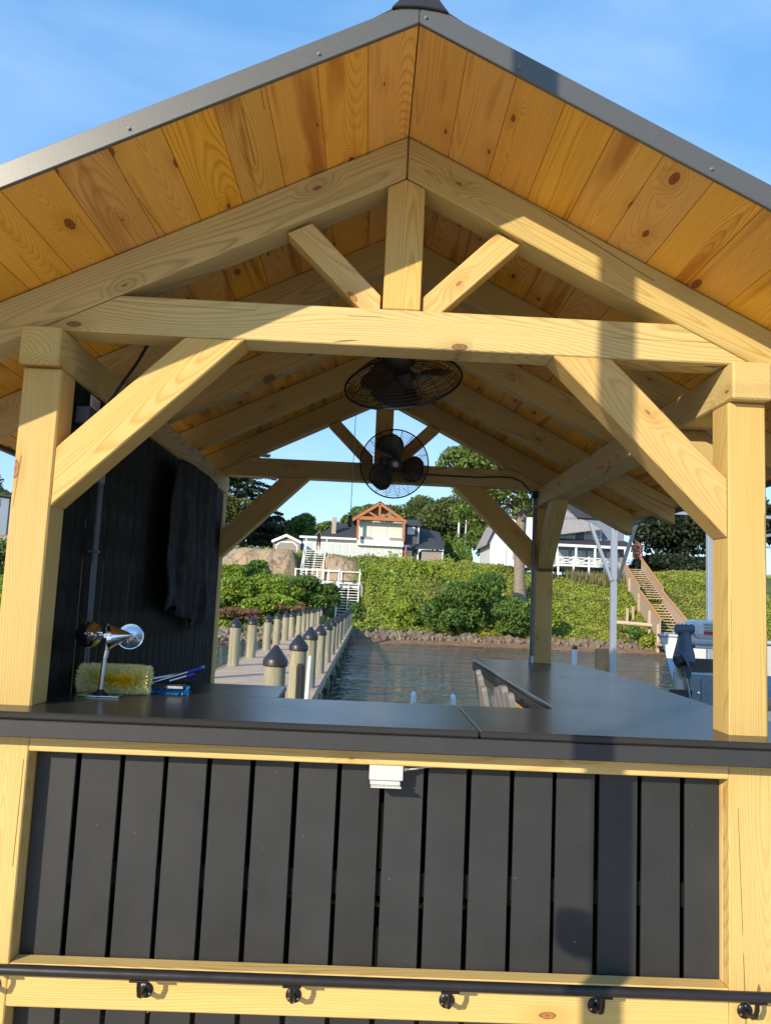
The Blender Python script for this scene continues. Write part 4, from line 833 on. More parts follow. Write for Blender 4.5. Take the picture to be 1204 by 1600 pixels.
p = sb+V((-.2, -.6, 0)); box('foot_platform', p.x-1.0, p.x+1.0, p.y-1.2, p.y+.6, p.z-.75, p.z-.6, 'stair_wood', bs)
rt = tubeo('retaining_timber', [at(958, 972, 50.5), at(1028, 978, 50.0)], .13, 'stair_wood', None, 8); tag(rt, 'horizontal retaining timber left of the brown stairs', 'timber')
for k, (px, py, Yk, hh) in enumerate(((979, 962, 53, 1.1), (988, 955, 53.5, .9), (1000, 935, 55, 1.2), (993, 925, 56, 1.3))):
    b = at(px, py, Yk); o = beam('stake', (b.x, Yk, float(height(b.x, Yk))-.5), (b.x, Yk, float(height(b.x, Yk))+hh), .16, .12, 'stair_wood', None, side=(1, 0, 0), bevel=0); tag(o, f'short upright timber stake left of the brown stairs, {ORD[k]} from the water', 'stake', 'stakes beside the brown stairs')

# ================================================================= BOAT LIFT AND BOAT
M['hullwhite'] = plain('hull_white', (.72, .73, .74), .25, var=.04); M['hullblue'] = plain('hull_blue', (.05, .14, .33), .3, var=.1); M['liftblue'] = plain('lift_grey_blue', (.085, .115, .16), .5, var=.12); M['liftgrey'] = plain('lift_cabinet', (.20, .25, .28), .45, .3, var=.12); M['rust'] = plain('rust', (.12, .05, .025), .9, var=.4)
YL = 9.0
cf_ = thing('lift_canopy_frame', 'aluminium boat lift canopy frame with Y-braced posts over the water', 'boat lift', (4.2, YL, WATER))
zb_ = at(1065, 802, YL).z
for px in (958, 1108):
    xx = at(px, 900, YL).x
    p = beam('post', (xx, YL, WATER-1.5), (xx, YL, zb_-.05), .085, .085, 'alu', cf_, side=(1, 0, 0), bevel=.004)
    j = at(951, 907, YL).z
    if px > 1000: continue
    beam('brace', (xx-.05, YL-.05, j), (xx-.38, YL-.05, zb_-.22), .045, .045, 'alu', cf_, side=(0, 1, 0), bevel=0); beam('brace', (xx+.045, YL-.05, j), (xx+.36, YL-.05, zb_-.06), .045, .045, 'darkpvc', cf_, side=(0, 1, 0), bevel=0)
beam('canopy_beam', (at(1000, 800, YL).x, YL, zb_), (9.6, YL, zb_), .06, .045, 'alu', cf_, side=(0, 1, 0), bevel=0)
beam('canopy_beam', (7.4, YL+5, zb_), (9.6, YL+5, zb_), .06, .045, 'alu', cf_, side=(0, 1, 0), bevel=0)
for xx in (7.5, 9.5): beam('canopy_rail', (xx, YL+.03, zb_+.05), (xx, YL+5, zb_+.05), .05, .05, 'alu', cf_, bevel=0)
beam('post', (9.5, YL, WATER-1.5), (9.5, YL, zb_-.05), .085, .085, 'alu', cf_, side=(1, 0, 0), bevel=0)
for xx in (7.5, 9.5): beam('post', (xx, YL+5, WATER-1.5), (xx, YL+5, zb_-.05), .085, .085, 'alu', cf_, side=(1, 0, 0), bevel=0)
# boat, bow towards the dock
bt = thing('motor_boat', 'white motor boat with blue lower hull hanging in the lift', 'boat', (7.0, 11, -1.0))
YBt = 11.0; bow = at(1027, 990, YBt); zs0 = bow.z; kz = at(1060, 1096, YBt).z; rake = at(1062, 1096, YBt).x-bow.x; BL = 6.2; ns, ncs = 22, 10
def hbm(u): return 1.15*math.sin(min(1, u*2.0+.004)*math.pi/2)**.8
bm = bmesh.new(); rows = []
for i in range(ns+1):
    u = (i/ns)**1.25; hb = hbm(u); keel = kz-.12*float(smooth(u*3)); sheer = zs0-.10*float(smooth(u*1.6)); row = []
    for j in range(-ncs, ncs+1):
        v = abs(j)/ncs; sg = 1 if j >= 0 else -1; yy = hb*v**max(.35, 1.25-1.6*u); zz = keel+(sheer-keel)*(v**1.25)
        row.append(bm.verts.new((bow.x+rake*(1-v)**.8*(1-u)+BL*u, YBt+sg*yy, zz)))
    rows.append(row)
for a, b in zip(rows, rows[1:]):
    for k in range(len(a)-1): bm.faces.new((a[k], a[k+1], b[k+1], b[k]))
bm.faces.new(rows[-1])
for a, b in zip(rows, rows[1:]): bm.faces.new((a[0], b[0], b[-1], a[-1]))
bmesh.ops.remove_doubles(bm, verts=bm.verts, dist=.002); bmesh.ops.recalc_face_normals(bm, faces=bm.faces)
hull = from_bm('hull', bm, 'hullwhite', bt, smooth=True); hull.data.materials.append(M['hullblue']); hull.data.materials.append(M['liftgrey'])
for p in hull.data.polygons:
    z = p.center.z; lim = zs0-.40-.10*(p.center.x-bow.x)
    p.material_index = 0 if z > lim else (1 if z > lim-.34 else 2)
for sg in (-1, 1): tubeo('rub_rail', [(bow.x+.02+BL*u, YBt+sg*(hbm(u)+.012), zs0-.03-.10*float(smooth(u*1.6))) for u in np.linspace(0.0, 1, 14)], .022, 'alu', bt, 8)
box('cabin', bow.x+2.6, bow.x+4.6, YBt-.7, YBt+.7, zs0-.1, zs0+.5, 'hullwhite', bt, .08); box('windscreen', bow.x+2.52, bow.x+2.58, YBt-.66, YBt+.66, zs0+.15, zs0+.75, 'glass', bt, .01)
box('bow_cleat', bow.x+.25, bow.x+.42, YBt-.03, YBt+.03, zs0+.0, zs0+.05, 'steel', bt, .01)
for yy in (YBt-.6, YBt+.6): beam('lift_bunk', (bow.x+1.2, yy, kz-.12), (bow.x+5.6, yy, kz-.12), .12, .18, 'liftgrey', cf_, side=(0, 1, 0), bevel=0)
beam('cradle_beam', (bow.x+2.0, YL-.4, kz-.30), (bow.x+2.0, YL+4.6, kz-.30), .12, .16, 'alu', cf_, side=(1, 0, 0), bevel=0)
# lift drive
YM = 4.0
lm = thing('lift_motor', 'grey-blue boat lift drive with white motor housing and warning label', 'lift motor', (2.75, YM, -.6))
m0 = at(1080, 968, YM); m1_ = at(1112, 1012, YM)
hx0, hx1, hz1, hz0 = m0.x+.0, m0.x+.52, m0.z, at(1095, 1010, YM).z
box('motor_housing', hx0+.02, hx1, YM, YM+.26, hz0+.055, hz1, 'hullwhite', lm, .05); tubeo('housing_roll', [(hx0+.01, YM+.08, hz0+.055), (hx1, YM+.08, hz0+.055)], .048, 'hullwhite', lm, 14); box('housing_foot', hx0+.03, hx1, YM+.0, YM+.24, hz0-.02, hz0+.006, 'alu', lm, .004)
l0 = at(1098, 973, YM); l1 = at(1112, 993, YM); lb = box('warning_label', l0.x, l0.x+.13, YM-.002, YM+.003, l1.z, l0.z, 'paper', lm); box('red_band', l0.x+.004, l0.x+.126, YM-.004, YM-.0022, l1.z+.004, l1.z+.034, 'red', lb)
for i in range(3): box('print_line', l0.x+.008, l0.x+.118-.02*(i % 2), YM-.004, YM-.0022, l0.z-.040-i*.013, l0.z-.036-i*.013, 'ink', lb)
fcu = bpy.data.curves.new('label_text', 'FONT'); fcu.body = 'MAGNUM'; fcu.size = .026; fcu.extrude = .0004; fcu.align_x = 'LEFT'
to = bpy.data.objects.new('label_text', fcu); col.objects.link(to); dg = bpy.context.evaluated_depsgraph_get(); me = bpy.data.meshes.new_from_object(to.evaluated_get(dg)); bpy.data.objects.remove(to)
tx = link('label_text', me, 'ink', lb); tx.matrix_basis = Matrix.Translation((l0.x+.006, YM-.0035, l0.z-.026)) @ Matrix.Rotation(R(90), 4, 'X')
g = at(1066, 1000, YM)
tubeo('shaft_coupling', [V((g.x-.035, YM+.06, at(1066, 984, YM).z)), V((hx0+.05, YM+.06, at(1078, 983, YM).z))], .045, 'liftblue', lm, 14); latheo('gear_case', [(.045, .03), (.050, 0), (.060, -.06), (.088, -.17), (.094, -.225), (.075, -.245), (0, -.25)], 'liftblue', lm, 20, Matrix.Translation((g.x+.035, YM+.06, at(1066, 992, YM).z)))
for k in range(3): latheo('bolt', [(.014, 0), (.014, .012), (0, .015)], 'steel', lm, 8, Matrix.Translation((g.x-.02+.04*k, YM+.04, at(1066, 984, YM).z+.044)))
wq = at(1053, 1032, YM); latheo('pulley', [(.0, -.03), (.055, -.03), (.055, -.018), (.045, -.012), (.045, .012), (.055, .018), (.055, .03), (0, .03)], 'blackplastic', lm, 22, Matrix.Translation(wq+V((.02, -.05, 0))) @ Matrix.Rotation(R(70), 4, 'Y'))
latheo('cable_disc', [(.0, -.01), (.12, -.01), (.12, .01), (0, .01)], 'liftblue', lm, 26, Matrix.Translation(wq+V((.075, -.0, -.03))) @ Matrix.Rotation(R(72), 4, 'Y'))
cx0 = at(1078, 1055, YM).x; cabz1 = at(1090, 1056, YM).z; cab = box('cabinet', cx0, cx0+.46, YM+.02, YM+.40, -1.4, cabz1, 'liftgrey', lm, .01)
for k in range(3): box('panel_rib', cx0+.10+.12*k, cx0+.115+.12*k, YM+.012, YM+.019, -1.3, cabz1-.03, 'liftgrey', cab)
latheo('lock', [(.012, 0), (.012, .008), (0, .012)], 'chrome', cab, 10, Matrix.Translation((cx0+.075, YM+.018, at(1090, 1083, YM).z)) @ Matrix.Rotation(R(90), 4, 'X'))
gm = bmesh.new(); gx0, gx1, gz0, gz1 = cx0+.03, cx0+.42, at(1090, 1052, YM).z, at(1090, 1030, YM).z
for k in range(-3, 22):
    for s_ in (-1, 1):
        xa = gx0+k*.019; za, zb2 = gz0, gz1; xb = xa+s_*(gz1-gz0)*.6+(0 if s_ > 0 else .07)
        if min(xa, xb) >= gx0-.03 and max(xa, xb) <= gx1+.03: tube(gm, [(xa, YM+.05+.003*s_, za), (xb, YM+.05+.003*s_, zb2)], .0016, 4)
from_bm('mesh_guard', gm, 'greypvc', lm); box('guard_backing', gx0, gx1, YM+.10, YM+.12, gz0, gz1, 'blackplastic', lm)
tubeo('lift_cable', [wq+V((.09, .0, -.08)), wq+V((.14, .02, -.30)), wq+V((.20, .05, -.42))], .010, 'alu', lm, 8); box('strap', g.x-.10, g.x+.09, YM+.02, YM+.04, at(1060, 1088, YM).z-.02, at(1060, 1078, YM).z, 'blackplastic', lm, .003)
beam('support_arm', (g.x, YM+.08, -.9), (g.x, YM+.08, at(1066, 1032, YM).z), .06, .06, 'alu', lm, side=(1, 0, 0), bevel=0)
lp = make_pile(2.92, YM+.7, 'grey piling carrying the boat lift drive', tip=-.25, r=.16, group='lift pilings', capped=False)
b = at(943.5, 1014, 9.6); op = thing('old_piling', 'dark weathered stub piling beside the aluminium lift post', 'piling', (b.x, 9.6, WATER-1)); latheo('shaft', [(.150, 0), (.146, 1.2), (.138, b.z-WATER+1-.015), (.12, b.z-WATER+1), (0, b.z-WATER+1.0)], 'oldpile', op, 16, None, True)
b = at(897, 1011, 8.5); pp_ = thing('standpipe', 'white plastic pipe with a rusty cap sticking up from the water', 'pipe', (b.x, 8.5, WATER-1)); tubeo('pipe', [(0, 0, 0), (0, 0, b.z-WATER+1-.03)], .037, 'hullwhite', pp_, 14, local=True); latheo('cap', [(.036, 0), (.041, .005), (.041, .04), (.03, .055), (0, .06)], 'rust', pp_, 14, Matrix.Translation((0, 0, b.z-WATER+1-.03)), True)
ld = thing('dock_ladder', 'pair of pale ladder hand rails at the dock edge', 'ladder', at(676, 1090, 5.5))
for px, py in ((645, 1082), (706, 1086)):
    b = at(px, py, 5.45); tubeo('rail', [(b.x, 5.25, DECK), (b.x, 5.25, b.z-.10), (b.x, 5.30, b.z-.03), (b.x, 5.38, b.z), (b.x, 5.46, b.z-.03), (b.x, 5.50, b.z-.10), (b.x, 5.50, WATER-.6)], .022, 'hullwhite', ld, 10)
xa, xb = at(645, 1082, 5.5).x, at(706, 1086, 5.5).x
for k in range(4): tubeo('rung', [(xa, 5.5, DECK-.2-.3*k), (xb, 5.5, DECK-.2-.3*k)], .016, 'hullwhite', ld, 8)

# ================================================================= VEGETATION
G = leafy
M['ivy'] = G('ivy_leaf', [(.15, .21, .02), (.24, .31, .03), (.33, .39, .05), (.40, .41, .09)]); M['bushbright'] = G('bush_bright', [(.14, .22, .018), (.24, .34, .03), (.32, .42, .06)]); M['bushdark'] = G('bush_dark', [(.055, .12, .022), (.10, .19, .035), (.18, .28, .06)])
M['oak'] = G('oak_leaf', [(.065, .10, .025), (.11, .15, .04), (.17, .205, .065)]); M['maple'] = G('maple_leaf', [(.07, .12, .02), (.13, .19, .035), (.20, .26, .06)]); M['yellowleaf'] = G('yellow_leaf', [(.10, .12, .018), (.17, .17, .03), (.21, .18, .04)])
M['conifer'] = G('conifer_needle', [(.010, .024, .013), (.018, .038, .018), (.03, .05, .024)], .1); M['shadeleaf'] = G('shade_leaf', [(.010, .018, .008), (.018, .030, .011), (.035, .052, .02)], .08); M['arbor'] = G('arbor_leaf', [(.10, .19, .018), (.15, .26, .03), (.19, .30, .05)])  # shade leaf: near-black green stands in for deep shade inside the dense crowns
M['dryleaf'] = G('dry_leaf', [(.20, .12, .05), (.28, .20, .08), (.17, .17, .05)]); M['redleaf'] = G('red_leaf', [(.22, .09, .06), (.30, .15, .11), (.16, .16, .04)]); M['pinkleaf'] = G('pink_leaf', [(.75, .36, .30), (.66, .30, .22), (.25, .28, .08)]); M['reed'] = G('reed_blade', [(.10, .14, .03), (.22, .20, .08), (.30, .25, .12)])
def leaves(blobs, n, half, out=0.6):
    rs = np.array([b[1][0]*b[1][2] for b in blobs]); cnt = rng.multinomial(n, rs/rs.sum()); C, Nn = [], []
    for (c, r), k in zip(blobs, cnt):
        d = unit(k); d[:, 2] = np.where(d[:, 2] < -.5, -d[:, 2], d[:, 2]); rad = rng.uniform(.55, 1.04, k)[:, None]**.5
        C.append(np.array(c)+d*rad*np.array(r)); Nn.append(d)
    C = np.concatenate(C); Nn = np.concatenate(Nn)*out+unit(len(C)); Nn /= np.linalg.norm(Nn, axis=1, keepdims=True)
    u = np.cross(Nn, unit(len(C))); u /= np.linalg.norm(u, axis=1, keepdims=True); v = np.cross(Nn, u); s = half*rng.uniform(.65, 1.3, len(C))[:, None]
    return C, u*s, v*s
def lumps(c, r, m, k=.38):
    c = np.array(c, float); r = np.array(r, float); out = []
    for i in range(m):
        d = unit(1)[0]; d[2] = abs(d[2])*1.0-.35 if rng.random() < .8 else d[2]; q = c+d*r*rng.uniform(.45, .80); s = rng.uniform(.75, 1.2)*k; out.append((q, r*s*np.array([1, 1, .85])))
    return out
def limb(bm, a, b, r0, r1, bend):
    a = np.array(a, float); b = np.array(b, float); pts = [a+(b-a)*t+np.array([0, 0, bend])*math.sin(math.pi*t)+rng.normal(size=3)*.04*np.linalg.norm(b-a)*math.sin(math.pi*t) for t in np.linspace(0, 1, 6)]
    tube(bm, [V(p) for p in pts], [r0+(r1-r0)*t for t in np.linspace(0, 1, 6)], 7)
def tree(name, label, base, crown_c, crown_r, n, half, mat, m=22, trunk_r=.3, bark='barkdark', group='trees on the bluff', k=.38, blobs=None):
    t = thing(name, label, 'tree', base, group); bl_ = blobs or lumps(crown_c, crown_r, m, k)
    C, u, v = leaves(bl_, n, half); quads('crown', C, u, v, mat, t)
    bm = bmesh.new(); b0 = np.array(base, float); cc = np.array(crown_c, float); tip = cc*1.0; tip[2] += crown_r[2]*.35
    pts = [b0+(tip-b0)*q+np.array([math.sin(q*3+b0[0])*.15, 0, 0])*min(1, crown_r[0]/4) for q in np.linspace(-.03, 1, 9)]; tube(bm, [V(p) for p in pts], [trunk_r*(1.25 if i == 0 else 1-.8*i/8) for i in range(9)], 10)
    for c, r in bl_[:9]:
        st = b0+(tip-b0)*rng.uniform(.45, .75); limb(bm, st, c, trunk_r*.35, trunk_r*.08, .2)
    from_bm('trunk', bm, bark, t, smooth=True); return t
def tp_(px, py, Y): p = at(px, py, Y); return (p.x, Y, p.z)
def tree_px(name, label, cx, cy, rx, rz, Y, n, mat, half=.2, base_px=None, **kw):
    s = (Y-CAM.y)/FPX; c = tp_(cx, cy, Y); bx_ = c[0] if base_px is None else at(base_px, 900, Y).x
    return tree(name, label, (bx_, Y, float(height(bx_, Y)) if Y < 70 else 4.1), c, (rx*s, rx*s*.9, rz*s), n, half, mat, **kw)
tree_px('oak_tree', 'broad dull-green oak crown right behind the cedar gable', 698, 822, 66, 54, 116, 13000, 'oak', .24, m=34, trunk_r=.5)
tree_px('oak_tree', 'rounded green tree directly behind the cedar gable roof', 605, 818, 52, 42, 112, 9000, 'maple', .24, m=24, trunk_r=.4)
tree_px('leafy_tree', 'mid-green tree behind the chimney of the white house', 545, 838, 42, 26, 108, 5500, 'maple', .23, m=16)
tree_px('leafy_tree', 'bushy green tree between the garage and the white house', 470, 832, 36, 36, 104, 6500, 'bushdark', .23, m=20)
tree_px('leafy_tree', 'low green tree behind the garage roof', 440, 842, 30, 26, 98, 4000, 'yellowleaf', .22, m=14)
tree_px('leafy_tree', 'bright green tree filling the gap left of the big bank tree', 775, 838, 48, 48, 104, 8500, 'maple', .22, m=26, trunk_r=.35)
tree_px('oak_tree', 'dark-trunked oak at the far side of the blue-grey house', 868, 810, 55, 45, 106, 6500, 'oak', .25, m=22)
tree_px('leafy_tree', 'pale green tree to the right of the blue-grey house', 992, 812, 32, 46, 88, 6000, 'maple', .19, m=18, trunk_r=.25)
tree_px('evergreen_tree', 'very dark evergreen standing on the right bank top', 1052, 830, 62, 66, 76, 19000, 'shadeleaf', .24, m=44, trunk_r=.4, k=.46)
tree_px('evergreen_tree', 'very dark evergreen partly hidden by the right front post', 1140, 822, 66, 80, 74, 19000, 'shadeleaf', .24, m=44, trunk_r=.4, k=.46)
tree_px('evergreen_tree', 'dark shrubby evergreen low on the right bank top', 1045, 886, 62, 24, 70, 10000, 'shadeleaf', .2, m=28, trunk_r=.2, k=.46)
tree_px('evergreen_tree', 'dark shrubby evergreen behind the right front post', 1120, 888, 60, 26, 71, 9000, 'shadeleaf', .2, m=28, trunk_r=.2, k=.46)
tree_px('leafy_tree', 'sunlit tree past the right front post', 1230, 830, 60, 60, 80, 6000, 'maple', .2, m=22)
tree_px('oak_tree', 'tree seen past the left front post above the pale blue house', -15, 790, 55, 55, 84, 7000, 'oak', .2, m=22)
tree_px('leafy_tree', 'green tree beside the pale blue house', 60, 835, 55, 60, 72, 6000, 'bushdark', .2, m=20)
tree_px('leafy_tree', 'yellow-green tree in front of the dark conifer by the rear left post', 336, 800, 54, 46, 84, 7500, 'yellowleaf', .17, m=24, trunk_r=.2)
for k, (px, py, rx, rz, Y, mt, ds) in enumerate(((505, 838, 40, 30, 128, 'maple', 'far tree just left of the chimney'), (570, 822, 44, 36, 132, 'maple', 'far tree behind the left slope of the cedar gable'), (650, 812, 46, 48, 134, 'oak', 'far oak rising right behind the gable ridge'), (735, 815, 46, 50, 136, 'oak', 'far oak behind the utility pole'), (760, 850, 34, 28, 112, 'bushdark', 'dense dark shrub tree right of the clipped evergreens'), (820, 825, 50, 46, 134, 'oak', 'far oak behind the white gabled wing'), (930, 815, 50, 50, 128, 'oak', 'far oak over the blue-grey house roof'), (420, 845, 34, 26, 120, 'bushdark', 'far low tree left of the garage'))):
    tree_px('distant_tree', ds, px, py, rx, rz, Y, 6500, mt, .27, m=22, trunk_r=.4, k=.45, group='far trees behind the houses')
# the big tree growing out of the bank, with its bare pale trunk
yt_ = min(np.linspace(50, 63, 131), key=lambda yy: abs(float(height(at(811, 940, yy).x, yy))-at(811, 940, yy).z)); cb_ = tp_(811, 942, yt_); s_ = (yt_-CAM.y)/FPX
bl_ = lumps(tp_(800, 720, yt_), (115*s_, 100*s_, 95*s_), 40, .30)+[(np.array(tp_(790+random.uniform(-70, 60), 800+random.uniform(-40, 14), yt_+random.uniform(-2, 2))), np.array((22*s_, 22*s_, 16*s_))) for _ in range(16)]
bt_ = thing('bank_tree', 'tall leafy tree with a thick pale trunk growing out of the green bank', 'tree', cb_, 'trees on the bank'); C, u, v = leaves(bl_, 21000, .17); quads('crown', C, u, v, 'maple', bt_)
bm = bmesh.new(); pts = [V(cb_)+V((0, 0, -.8)), V(cb_)+V((.0, 0, .1)), V(tp_(811, 905, yt_)), V(tp_(811, 870, yt_)), V(tp_(812, 835, yt_)), V(tp_(815, 800, yt_)), V(tp_(812, 740, yt_)), V(tp_(806, 690, yt_))]; tube(bm, pts, [.62, .52, .40, .39, .40, .36, .22, .1], 14)
for c, r in bl_[::3]: limb(bm, np.array(tp_(813, random.uniform(760, 820), yt_)), c, .13, .03, .3)
from_bm('trunk', bm, 'bark', bt_, smooth=True)
# dark conifer by the rear left post
def conifer(label, px, Y, top, wpx, n):
    b = at(px, 858, Y); s = (Y-CAM.y)/FPX; zt = at(px, top, Y).z; z0 = 4.3; t = thing('conifer_tree', label, 'tree', (b.x, Y, z0), 'trees on the bluff'); bm = bmesh.new(); tube(bm, [V((b.x, Y, z0-.3)), V((b.x+.1, Y, (z0+zt)/2)), V((b.x, Y, zt))], [.35, .2, .03], 8)
    C, U, W_ = [], [], []
    nb = 90
    for i in range(nb):
        q = (i+.5)/nb; z = z0+.6+(zt-z0-.6)*q; L = wpx*s*(1-q)**.6*rng.uniform(.7, 1.15)+.3; a = i*2.39996+rng.uniform(-.4, .4); dr = rng.uniform(.1, .35)
        tip = np.array([b.x+math.cos(a)*L, Y+math.sin(a)*L, z-dr*L*.5+.25*L*rng.uniform(0, .5)]); st = np.array([b.x, Y, z]); limb(bm, st, tip, .06*(1-q)+.02, .01, .15)
        m = int(n/nb*(L/(wpx*s*.62))); tt = rng.uniform(.12, 1.03, m)[:, None]; c = st+(tip-st)*tt+np.array([0, 0, .15])*np.sin(math.pi*tt)+rng.normal(size=(m, 3))*np.array([.22, .22, .12])*(.5+.7*(1-tt)); d = (tip-st)/np.linalg.norm(tip-st)+rng.normal(size=(m, 3))*.55; d[:, 2] -= .15; d /= np.linalg.norm(d, axis=1, keepdims=True)
        sd_ = np.cross(d, unit(m)); sd_ /= np.linalg.norm(sd_, axis=1, keepdims=True); sz = rng.uniform(.16, .34, m)[:, None]; C.append(c); U.append(d*sz); W_.append(sd_*sz*.6)
    quads('crown', np.concatenate(C), np.concatenate(U), np.concatenate(W_), 'conifer', t); from_bm('trunk', bm, 'barkdark', t, smooth=True)
conifer('tall dark conifer with drooping branches left of the garage', 378, 90, 640, 66, 17000)
tree_px('leafy_tree', 'tall leafy tree half hidden behind the black wall', 318, 750, 70, 75, 92, 9000, 'maple', .22, m=28, trunk_r=.3)
tree_px('evergreen_tree', 'dense dark tree just left of the garage', 408, 832, 36, 34, 94, 8000, 'shadeleaf', .2, m=24, trunk_r=.25)
for k, (px, top, wpx, Y, ds) in enumerate(((699, 835, 8, 89, 'short clipped evergreen column nearest the white house'), (712, 836, 7, 88, 'tall clipped evergreen column, left of the tight pair'), (722, 837, 7.5, 88, 'tall clipped evergreen column, right of the tight pair'), (732, 857, 5.5, 87, 'smallest clipped evergreen at the right end of the row'))):
    b = at(px, 876, Y); s = (Y-CAM.y)/FPX; zt = at(px, top, Y).z; h = zt-4.1; t = thing('columnar_evergreen', ds, 'evergreen', (b.x, Y, 4.1), 'clipped evergreen columns')
    bl2 = [(np.array((b.x+rng.normal()*.08, Y+rng.normal()*.08, 4.1+h*q)), np.array((wpx*s*(1-q**2.2)+.12,)*2+(h*.14,))) for q in np.linspace(.03, .93, 12)]; C, u, v = leaves(bl2, 2600, .10, .4); quads('foliage', C, u*np.array([.7, .7, 1.4]), v, 'arbor', t); tubeo('stem', [(b.x, Y, 3.9), (b.x, Y, zt-.3)], [.1, .02], 'barkdark', t, 6)
def bush(label, px, py, rx, rz, Y, n, mat, half=.11, group='bushes on the bank', m=10, nm='bush', cat='bush'):
    s = (Y-CAM.y)/FPX; c = at(px, py, Y); t = thing(nm, label, cat, (c.x, Y, float(height(c.x, Y))), group); C, u, v = leaves(lumps((c.x, Y, c.z), (rx*s, rx*s, rz*s), m, .48)+[(np.array((c.x+rng.normal()*rx*s*.45, Y-rng.uniform(0, .5)*rx*s, c.z-rz*s*rng.uniform(.3, .9))), np.array((rx*s*.5, rx*s*.5, rz*s*.5))) for _ in range(5)], int(n*1.25), half); C[:, 2] = np.maximum(C[:, 2], height(C[:, 0], C[:, 1])+.02); quads('foliage', C, u, v, mat, t)
    bm = bmesh.new(); z0 = float(height(c.x, Y))
    for k in range(5): limb(bm, (c.x, Y, z0-.2), (c.x+rng.normal()*rx*s*.4, Y+rng.normal()*.3, c.z+rz*s*.3), .06, .015, .1)
    from_bm('stem', bm, 'barkdark', t)
bush('large dark green bush on the bank left of the pale trunk', 745, 935, 50, 48, 51.5, 9000, 'bushdark', m=18)
bush('dark green bush at the water edge below the pale trunk', 795, 955, 34, 30, 50.5, 4500, 'bushdark', m=12)
bush('medium bush left of the large dark green one', 690, 958, 34, 30, 50.5, 4500, 'bushdark', m=12)
for k, (px, py, rx, rz, Y, mt, ds) in enumerate(((352, 900, 30, 22, 53, 'bushbright', 'bright bush behind the rear left post foot'), (398, 892, 26, 20, 55.5, 'bushdark', 'darker bush high against the clay bluff'), (362, 922, 34, 26, 49, 'bushbright', 'bright bush low on the left bank'), (405, 918, 34, 24, 50, 'bushbright', 'bright rounded bush in the middle of the left bank'), (440, 922, 32, 22, 50, 'bushbright', 'bright bush left of the green clump by the stairs'), (478, 918, 34, 24, 51, 'bushdark', 'fresh green clump left of the lower white stairs'), (508, 925, 22, 20, 51.5, 'bushdark', 'small green bush touching the lower white stairs'), (430, 940, 40, 14, 47, 'bushbright', 'low bright scrub behind the left pier pilings'), (330, 940, 30, 24, 47, 'bushbright', 'bright bush at the far left of the bank'), (250, 920, 50, 30, 49, 'bushbright', 'bright bush hidden behind the black wall'))):
    bush(ds, px, py, rx, rz, Y, 4200, mt)
bush('dusty red low shrub by the first left pilings', 368, 957, 34, 9, 45.5, 2400, 'redleaf', .10, nm='red_shrub', cat='shrub'); bush('dusty red low shrub beyond the middle left pilings', 452, 946, 26, 7, 46.5, 1800, 'redleaf', .10, nm='red_shrub', cat='shrub')
bush('pink flowering shrub beside the dark evergreens', 994, 858, 9, 15, 67, 900, 'pinkleaf', .11, nm='pink_shrub', cat='shrub'); bush('leafy green shrub above the white stairs landing', 560, 880, 20, 10, 62, 1500, 'bushbright'); bush('low shrub at the foot of the brown stairs', 1015, 1000, 20, 16, 49, 1500, 'ivy')
bush('green bush past the left front post', 5, 880, 40, 45, 52, 4000, 'bushdark'); bush('small blue-green shrub left of the retaining timber', 988, 985, 12, 10, 49.5, 900, 'bushdark')
# ivy and ground cover on the bank
def scatter(name, label, cat, x0, x1, y0, y1, n, half, mat, keep, lift=.16):
    x = rng.uniform(x0, x1, n); y = rng.uniform(y0, y1, n); k = keep(x, y); x, y = x[k], y[k]; z = height(x, y)+rng.uniform(0, 1, len(x))**2*lift*(1+.9*vn(x, y, 1.3, 2))+.01
    C = np.stack([x, y, z], 1); Nn = np.array([0, -.45, .75])+rng.normal(size=C.shape)*.48; Nn /= np.linalg.norm(Nn, axis=1, keepdims=True); u = np.cross(Nn, unit(len(C))); u /= np.linalg.norm(u, axis=1, keepdims=True); v = np.cross(Nn, u); s = half*rng.uniform(.6, 1.35, len(C))[:, None]
    return tag(quads(name, C, u*s, v*s, mat), label, cat, kind='stuff')
shore = lambda x: np.interp(x, SHX, SHY)
scatter('ivy', 'green ivy covering the river bank', 'ivy', -2.2, 30, 47, 64.5, 125000, .095, 'ivy', lambda x, y: (y > shore(x)+3.0+vn(x, y, .9)*.5) & (vn(x, y, .45, 3) < .62+rng.uniform(-.2, .2, len(x))) & ~((x < -.8) & (y > 55.5)), .24)
scatter('ground_cover', 'mixed green ground cover below the clay bluff', 'ground cover', -26, -2.0, 42, 57.5, 42000, .105, 'bushbright', lambda x, y: (y > shore(x)+3.2) & (height(x, y) < 1.9+.5*vn(x, y, 1.1)), .4)
scatter('bluff_grass', 'grass along the top edge of the bluff', 'grass', -26, 36, 60.5, 68, 30000, .085, 'ivy', lambda x, y: (height(x, y) > 3.7), .22)
scatter('dry_vines', 'patches of brown dry vine among the ivy', 'dry vines', -1.5, 28, 48, 63, 26000, .085, 'dryleaf', lambda x, y: (y > shore(x)+3.2) & (vn(x, y, .6, 9)+.5*vn(x, y, 1.9, 2) > .42), .45)
scatter('bank_weeds', 'taller loose weeds sticking out of the ivy', 'weeds', -1.0, 28, 49, 63.5, 16000, .17, 'bushbright', lambda x, y: (y > shore(x)+3.4) & (x < 7) & (vn(x, y, .8, 5)+.6*vn(x, y, 2.4, 1) > .3), .7)
